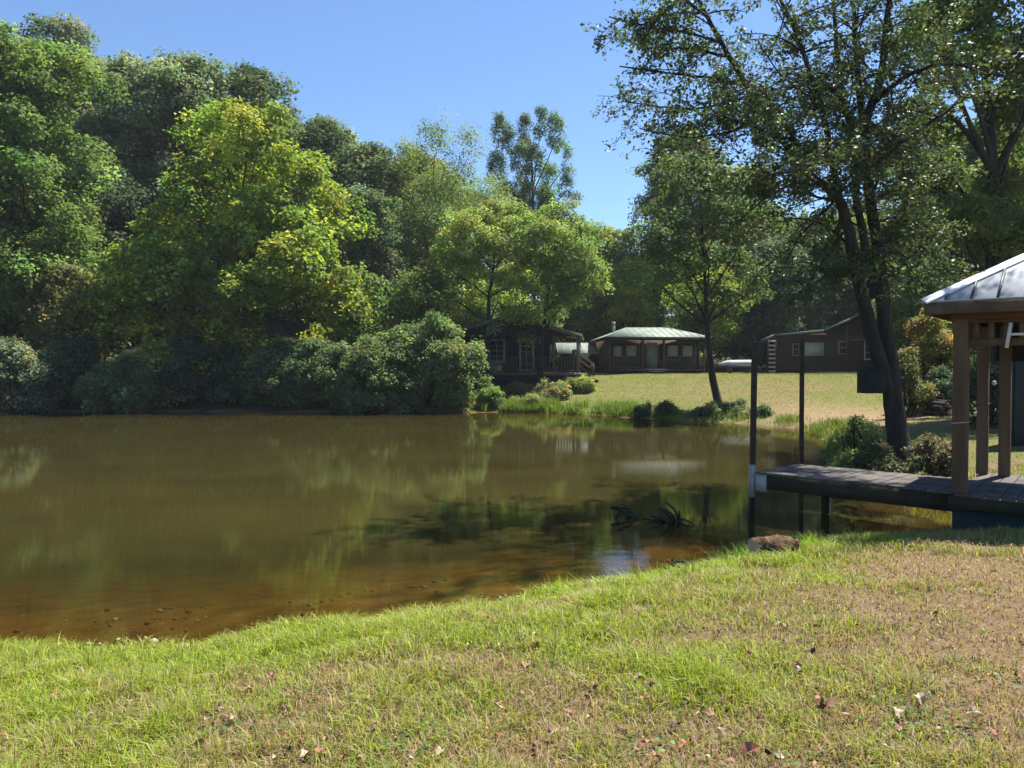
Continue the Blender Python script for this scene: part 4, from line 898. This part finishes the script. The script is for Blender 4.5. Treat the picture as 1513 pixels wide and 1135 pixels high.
Fc = [(i*ks+j, i*ks+(j+1) % ks, (i+1)*ks+(j+1) % ks, (i+1)*ks+j) for i in range(n-1) for j in range(ks)]
MB().add(V, Fc).build('bark_shell', M['stumpbark'], st)
MB().add(V[:ks], [tuple(range(ks-1, -1, -1))]).add(V[-ks:], [tuple(range(ks))]).build('cut_end', M['rope'], st)
def driftwood(px, py, d, spans, label, seed, rad=.018):
    r = np.random.default_rng(seed); q = P(px, py, d); q.z = 0; paths = []
    for (x0, y0, x1, y1) in spans:
        a = P(x0, y0, d); b = P(x1, y1, d); cv = curve(a, b, 7, .25, r); cv[:, 1] += np.linspace(-.1, .15, 7)*r.normal(); paths.append((cv, np.linspace(rad*1.3, rad*.5, 7)))
    o = tubes('driftwood', paths, M['barkdark'], None, 6, .08); return tag(o, label, 'driftwood', 'dead branches sticking out of the water')
dw = lambda py: CZ*F/(py-545)
driftwood(922, 765, dw(766), [(905, 752, 940, 766), (912, 748, 938, 762), (920, 770, 935, 752), (908, 768, 925, 752), (935, 768, 915, 756), (940, 764, 918, 748)], 'tangled clump of dead branches in the water, left of the curved one', 1, .016)
driftwood(990, 770, dw(772), [(1003, 775, 975, 745), (1000, 776, 985, 744), (996, 776, 972, 750), (990, 776, 962, 762), (1003, 776, 1000, 752), (985, 776, 950, 768), (1003, 774, 1020, 770)], 'curved rib-like dead branches in the water right of the tangled clump', 2, .018)
driftwood(1000, 835, dw(842), [(985, 842, 1010, 828), (990, 838, 1020, 835), (1005, 842, 992, 826), (1000, 842, 1028, 830)], 'dark dead branches at the grass edge beside the sky reflection', 3, .018)
def rock(name, x, y, z, sx, sy, sz, mat, label, group, seed, cat='rock'):
    r = np.random.default_rng(seed); import bmesh
    bm = bmesh.new(); bmesh.ops.create_icosphere(bm, subdivisions=3 if sx > .1 else 2, radius=1)
    for v_ in bm.verts:
        n_ = v_.co.copy(); f = 1+.18*math.sin(n_.x*3+seed)+.14*math.sin(n_.y*4.3+seed*2)+.1*math.sin(n_.z*5+seed*3+n_.x*6); v_.co = Vector((n_.x*sx*f, n_.y*sy*f, n_.z*sz*f))
    me = bpy.data.meshes.new(name); bm.to_mesh(me); bm.free(); me.materials.append(M[mat]); o = bpy.data.objects.new(name, me); COL.objects.link(o); o.location = (x, y, z)
    return tag(o, label, cat, group)
for i, (px, sx) in enumerate(((340, .2), (358, .36), (374, .18))):
    q = P(px, 604, 37.8); rock('rock', q.x, 37.8, .05, sx, .2, .11, 'stone', ['small grey rock left of the wide rock at the far waterline', 'wide brown-grey rock at the far waterline under the yellow-green tree', 'small grey rock right of the wide rock at the far waterline'][i], 'rocks at the far waterline', i+3)
for i in range(110):
    px = r.uniform(20, 860); 
    xs = (px-756)/F; 
    for y in np.arange(4.5, 9, .03):
        if sdf(np.array([xs*y]), np.array([y]))[0] < .02-r.uniform(0, .25): break
    y += r.normal(0, .12); s_ = r.uniform(.010, .034); x = xs*y
    rock('pebble', x, y, H(x, y)+s_*.3, s_*1.3, s_, s_*.6, 'stone', 'small pale pebble on the muddy edge of the near shore', 'pebbles along the near shore', 20+i, 'pebble')
# ------------------------------------------------------------------ grass
def blades(name, x, y, hgt, wid, col, lean, r, label, cat, kind='stuff'):
    n = len(x); z = height(x, y)-.005
    a = r.uniform(0, 2*np.pi, n); b = a+np.pi/2+r.normal(0, .5, n)
    bx, by = np.cos(a)*wid*.5, np.sin(a)*wid*.5; lx, ly = np.cos(b)*lean*hgt, np.sin(b)*lean*hgt
    o = np.stack([x, y, z], 1); sd_ = np.stack([bx, by, bx*0], 1); ln = np.stack([lx, ly, bx*0], 1); up = np.zeros((n, 3)); up[:, 2] = hgt
    V = np.stack([o-sd_, o+sd_, o+sd_*.75+ln*.32+up*.6, o-sd_*.75+ln*.32+up*.6, o+ln+up*(1-.25*lean[:, None])], 1).reshape(-1, 3)
    i = np.arange(n)*5
    q = np.stack([i, i+1, i+2, i+3], 1); t3 = np.stack([i+3, i+2, i+4], 1)
    F_ = np.concatenate([q, t3], 1).ravel(); fl = np.tile([4, 3], n)
    ob = np_mesh(name, V, F_, fl, M['grass'], cols=np.repeat(col, 5, 0)); return tag(ob, label, cat, kind=kind)
r = np.random.default_rng(12)
n = 330000
d = np.exp(r.uniform(math.log(2.3), math.log(12.5), n)); x = r.uniform(-1, 1, n)*(.74*d+.9); y = d
s = sdf(x, y)+(fbm(x*1.3, y*1.3, 5)-.5)*.38
dr = dryness(x, y); patch = fbm(x*2.3, y*2.3, 101)
gzl = ((x-P1.x)*u.x+(y-P1.y)*u.y, (x-P1.x)*v.x+(y-P1.y)*v.y)
ingz = (gzl[0] > -.05) & (gzl[1] > -.08) & (gzl[1] < 2.1)
sx_ = P(1143, 845, 7.75).x
ok = (s > .02+.5*np.clip(fbm(x*2.2, y*2.2, 141)-.45, 0, 1)) & ~ingz & ~((abs(x-sx_) < .3) & (abs(y-7.6) < .28) & (r.random(n) < .75)) & (r.random(n) < np.clip(1.1-dr*.75+.25*(patch-.5), .12, 1)) & (y < 12.3)
x, y, s, dr, patch, d = x[ok], y[ok], s[ok], dr[ok], patch[ok], d[ok]; n = len(x)
lush = np.exp(-np.maximum(s, 0)/.55)*sst(x, -.3, .9)*np.clip(fbm(x*1.5, y*1.5, 111)*2-.1, .45, 1.3)
cl = np.clip((fbm(x*3.1, y*3.1, 131, 3)-.45)*5, 0, 1)
hgt = (.026+.045*r.random(n)*(1-.4*dr)+.055*cl*(1-.6*dr))*(1+.3*(1-dr))*(1+1.6*lush)
tall = r.random(n) < .012; hgt[tall] *= 1.9; hgt = np.minimum(hgt, .17)
wid = .0042*(1+.17*(d-2.3))*r.uniform(.6, 1.4, n)*(1+.4*lush)
gA = np.array([.19, .28, .028]); gB = np.array([.36, .40, .055]); tn = np.array([.43, .34, .20]); t2 = np.array([.24, .155, .09])
k1 = r.random(n)[:, None]; col = gA*(1-k1)+gB*k1
isdry = r.random(n) < np.clip(dr*.85+.08, 0, .95); k2 = r.random(n)[:, None]; col = np.where(isdry[:, None], tn*k2+t2*(1-k2), col)
lm = lush[:, None]*.6; col = np.where(isdry[:, None], col, col*(1-lm)+np.array([.30, .44, .03])*lm)
col *= np.exp(r.normal(0, .15, n))[:, None]
blades('lawn_grass', x, y, hgt, wid, col, np.clip(r.normal(.75, .45, n), 0, 1.8), r, 'mixed green and dry short grass covering the near bank', 'grass')
print('blades', n)
# far bank, right bank tufts
n = 110000; x = r.uniform(-6, 26, n); y = 12+r.random(n)**.8*44; s = sdf(x, y); dr = lawn_dry(x, y)
bare = np.exp(-((x-11.5)/3.0)**2-((y-27)/5.0)**2)
ok = (s > .1) & (abs(x) < .72*y+2) & (r.random(n) < 1-.8*bare) & ~((y < 14) & (x < 7.2) & (x > 5) & (y < 11.6)); x, y, s, dr = x[ok], y[ok], s[ok], dr[ok]; n = len(x)
edge = np.exp(-s/.8)
hgt = (.025+.045*r.random(n))*(1+3.0*edge*(y > 13)*np.clip(fbm(x*.7, y*.7, 7)*2-.5, 0, 1.3)); wid = .010+.0004*y*r.uniform(.5, 1.3, n)
k1 = r.random(n)[:, None]; isdry = r.random(n) < np.clip(dr, 0, .93)
col = np.where(isdry[:, None], np.array([.26, .21, .10])*(.85+.3*k1), np.array([.19, .25, .045])*(.8+.4*k1))
blades('bank_grass', x, y, hgt, wid, col, np.clip(r.normal(.5, .3, n), 0, 1.3), r, 'sunlit yellowing lawn grass on the far and right banks', 'grass')
# reeds along far shore + near shore
def reeds(n, x0, x1, ya, yb, smax, hg, col, label, seed, w_=.012, hi=1.0):
    r = np.random.default_rng(seed); x = r.uniform(x0, x1, n*6); y = r.uniform(ya, yb, n*6); s = sdf(x, y); ok = ~((abs(x-P(1143, 845, 7.75).x) < .3) & (abs(y-7.6) < .3)) & (s > -.12) & (s < smax) & (r.random(n*6) < np.clip(fbm(x*1.1, y*1.1, seed)*2.6-.9, 0, 1)); x, y = x[ok][:n], y[ok][:n]; m_ = len(x)
    c = jitcol(np.array([col]), m_, r, .2, .1)
    return blades('shore_weeds', x, y, hg*r.uniform(.4, 1.2, m_)*hi, np.full(m_, w_), c, np.clip(r.normal(.4, .25, m_), 0, .9), r, label, 'weeds')
reeds(9000, -1.5, 6, 33, 39, 1.3, .5, (.15, .22, .04), 'bright green weeds along the far shoreline of the lawn', 5, .03)
reeds(6000, 5.5, 11, 17, 32, 1.0, .3, (.15, .21, .04), 'green weeds along the right shoreline', 6, .02)
reeds(3200, 1.7, 3.9, 7.4, 9.3, .5, .24, (.06, .12, .03), 'dark green tall tufts at the shore below the walkway tip', 8, .008)
reeds(5000, .3, 3.2, 6.6, 9.6, .6, .22, (.26, .40, .03), 'bright lime green tufts at the near shore beside the sky reflection', 9, .007)
# ------------------------------------------------------------------ fallen leaves
def leafmesh(name, seed, L):
    r = np.random.default_rng(seed); n = 9; out = []
    for i in range(n):
        a = 2*math.pi*i/n; rr = L*.5*(1.0 if i % 2 == 0 else .62)*r.uniform(.85, 1.15); out.append((rr*math.cos(a)*1.2, rr*math.sin(a)*.9, L*.22*math.cos(2*a+seed)+r.uniform(0, L*.12)))
    V = [(0, 0, 0)]+out; Fc = [(0, 1+i, 1+(i+1) % n) for i in range(n)]
    me = bpy.data.meshes.new(name); me.from_pydata(V, [], Fc); return me
LC = [(.24, .125, .07), (.33, .22, .14), (.17, .075, .045), (.38, .29, .2), (.06, .035, .022), (.28, .12, .065)]
lms = []
for k, c in enumerate(LC):
    m_, t, b, _ = newmat('dead_leaf_%d' % k); f = noise(t, 40, 3); t.links.new(ramp(t, f, [(.3, tuple(a*.7 for a in c)), (.7, tuple(min(1, a*1.15) for a in c))]), b.inputs['Base Color']); b.inputs['Roughness'].default_value = .75
    for j in range(2):
        me = leafmesh('fallen_leaf', k*3+j, .044); me.materials.append(m_); lms.append(me)
names = ['rust brown', 'tan', 'dark red-brown', 'pale tan', 'very dark brown', 'orange-brown']
r = np.random.default_rng(17)
def put_leaf(x, y, k, sc_, label, group='fallen leaves on the near grass'):
    o = bpy.data.objects.new('fallen_leaf', lms[k]); COL.objects.link(o); o.location = (x, y, H(x, y)+.02+.015*sc_); o.rotation_euler = (r.normal(0, .3), r.normal(0, .3), r.uniform(0, 6.3)); o.scale = (sc_,)*3
    tag(o, label, 'leaf', group)
def ground_at(px, py):
    q = ray(px, py); t_ = 2.5
    while t_ < 20:
        x, y, z = q[0]*t_, q[1]*t_, CZ+q[2]*t_
        if z < H(x, y): break
        t_ += .03
    return x, y
for i in range(285):
    px, py = r.uniform(-30, 1540), 1135-(r.random()**1.3)*220
    if r.random() > np.clip((px+500)/1700, .2, 1): continue
    x, y = ground_at(px, py)
    if sdf(np.array([x]), np.array([y]))[0] < .2: continue
    k = int(r.integers(0, 12)); put_leaf(x, y, k, r.uniform(.5, 1.25), '%s dead leaf, one of many scattered over the near grass' % names[k//2])
for (px, py, k, s_, lb) in ((1222, 1060, 4, 1.9, 'large curled dark red leaf in the right foreground grass'), (1212, 1048, 10, 1.3, 'orange-brown leaf touching the large curled dark red leaf'), (1360, 1048, 6, 1.4, 'pale cupped leaf right of the large dark red leaf'), (1328, 1068, 7, 1.2, 'pale leaf between the dark red leaf and the cupped one'),
     (945, 1014, 2, 1.3, 'tan curled leaf in the middle of the near grass'), (1048, 980, 10, 1.0, 'orange-brown leaf up the grass right of the tan curled leaf'), (428, 1120, 8, 1.3, 'very dark curled leaf at the bottom left of centre'), (295, 1115, 2, 1.5, 'wide tan leaf lying at the bottom left grass'), (1110, 1130, 10, 1.9, 'largest orange-brown leaf at the bottom edge right of centre')):
    x, y = ground_at(px, py); put_leaf(x, y, k, s_, lb)
# litter bits as stuff
n = 9000; d = np.exp(r.uniform(math.log(2.4), math.log(11), n)); x = r.uniform(-1, 1, n)*(.74*d+.8); y = d; s = sdf(x, y)
ok = (s > .08) & (r.random(n) < .15+dryness(x, y)*.8); x, y = x[ok], y[ok]; n = len(x)
pos = np.stack([x, y, height(x, y)+.012+r.random(n)*.02], 1); sz = r.uniform(.012, .032, n); cc = np.array(LC)[r.integers(0, 6, n)]
o = leaves_obj('leaf_litter', leaf_geo(pos, np.array([0, 0, 1.])+r.normal(size=(n, 3))*.5, sz, sz*.6, r), jitcol(cc, n, r, .2, .1), M['litter'], None)
tag(o, 'small crumbs of dead leaves scattered in the near grass', 'leaf litter', kind='stuff')


# gravel in the shallows, clover and broad weeds in the turf
r = np.random.default_rng(23); n = 30000; x = r.uniform(-6, 3.2, n); y = r.uniform(4.4, 9.0, n); sd0 = sdf(x, y); z = height(x, y)
ok = (abs(x) < .7*y+1) & (z < .05) & (sd0 > -1.5) & (r.random(n) < .12+.5*np.exp(-abs(sd0)/.25)) & (r.random(n) < np.clip(fbm(x*2.5, y*4, 301)*2.6-.7, .1, 1)); x, y, z = x[ok], y[ok], z[ok]; n = len(x)
sz = np.clip(np.exp(r.normal(-4.45, .5, n)), .005, .035)
o = np.array([(1, 0, 0), (0, 1, 0), (-1, 0, 0), (0, -1, 0), (0, 0, .6), (0, 0, -.6)], float); V = np.stack([x, y, z+sz*.2], 1)[:, None]+o[None]*sz[:, None, None]*r.uniform(.6, 1.4, (n, 6, 1))
F0 = np.array([(0, 1, 4), (1, 2, 4), (2, 3, 4), (3, 0, 4), (1, 0, 5), (2, 1, 5), (3, 2, 5), (0, 3, 5)]); Fg = (F0[None]+np.arange(n)[:, None, None]*6).reshape(-1, 3)
tone = np.array([(.10, .075, .05), (.2, .16, .12), (.32, .28, .24), (.06, .045, .03)])[r.integers(0, 4, n)]
gm, t, b, _ = newmat('shore_gravel_stone'); a = t.nodes.new('ShaderNodeVertexColor'); a.layer_name = 'Col'; t.links.new(a.outputs[0], b.inputs['Base Color']); b.inputs['Roughness'].default_value = .8
tag(np_mesh('shore_gravel', V.reshape(-1, 3), Fg, np.full(len(Fg), 3), gm, cols=np.repeat(tone, 6, 0)), 'small stones and mud crumbs in the brown shallows of the near shore', 'gravel', kind='stuff')
n = 16000; d = np.exp(r.uniform(math.log(2.4), math.log(8), n)); x = r.uniform(-1, 1, n)*(.72*d+.6); y = d; s0 = sdf(x, y)
ok = (s0 > .15) & (r.random(n) < np.clip(fbm(x*2.2, y*2.2, 311)*4-2.1, 0, 1)); x, y = x[ok], y[ok]; n = len(x)
pos = np.stack([x, y, height(x, y)+.012+r.random(n)*.03], 1); sz = r.uniform(.014, .034, n)
tag(leaves_obj('clover', leaf_geo(pos, np.array([0, 0, 1.])+r.normal(size=(n, 3))*.35, sz, sz*.85, r), jitcol(np.array([(.09, .17, .035)]), n, r, .25, .12), M['grass'], None), 'broad-leaved weeds and clover patches low in the near grass', 'clover', kind='stuff')
# ------------------------------------------------------------------ thin haze, added to lift the dark shade of the woods
m = bpy.data.materials.new('haze_air'); m.use_nodes = True; t = m.node_tree; t.nodes.clear()
out = t.nodes.new('ShaderNodeOutputMaterial'); pv = t.nodes.new('ShaderNodeVolumePrincipled'); pv.inputs['Color'].default_value = (.86, .93, 1, 1); pv.inputs['Density'].default_value = .00028; pv.inputs['Anisotropy'].default_value = .2
t.links.new(pv.outputs[0], out.inputs['Volume'])
hz = MB().bb(-720, 720, -310, 920, -3, 42).build('haze', m); tag(hz, 'thin pale haze added over the pond and woods to lift shade', None, kind='stuff')
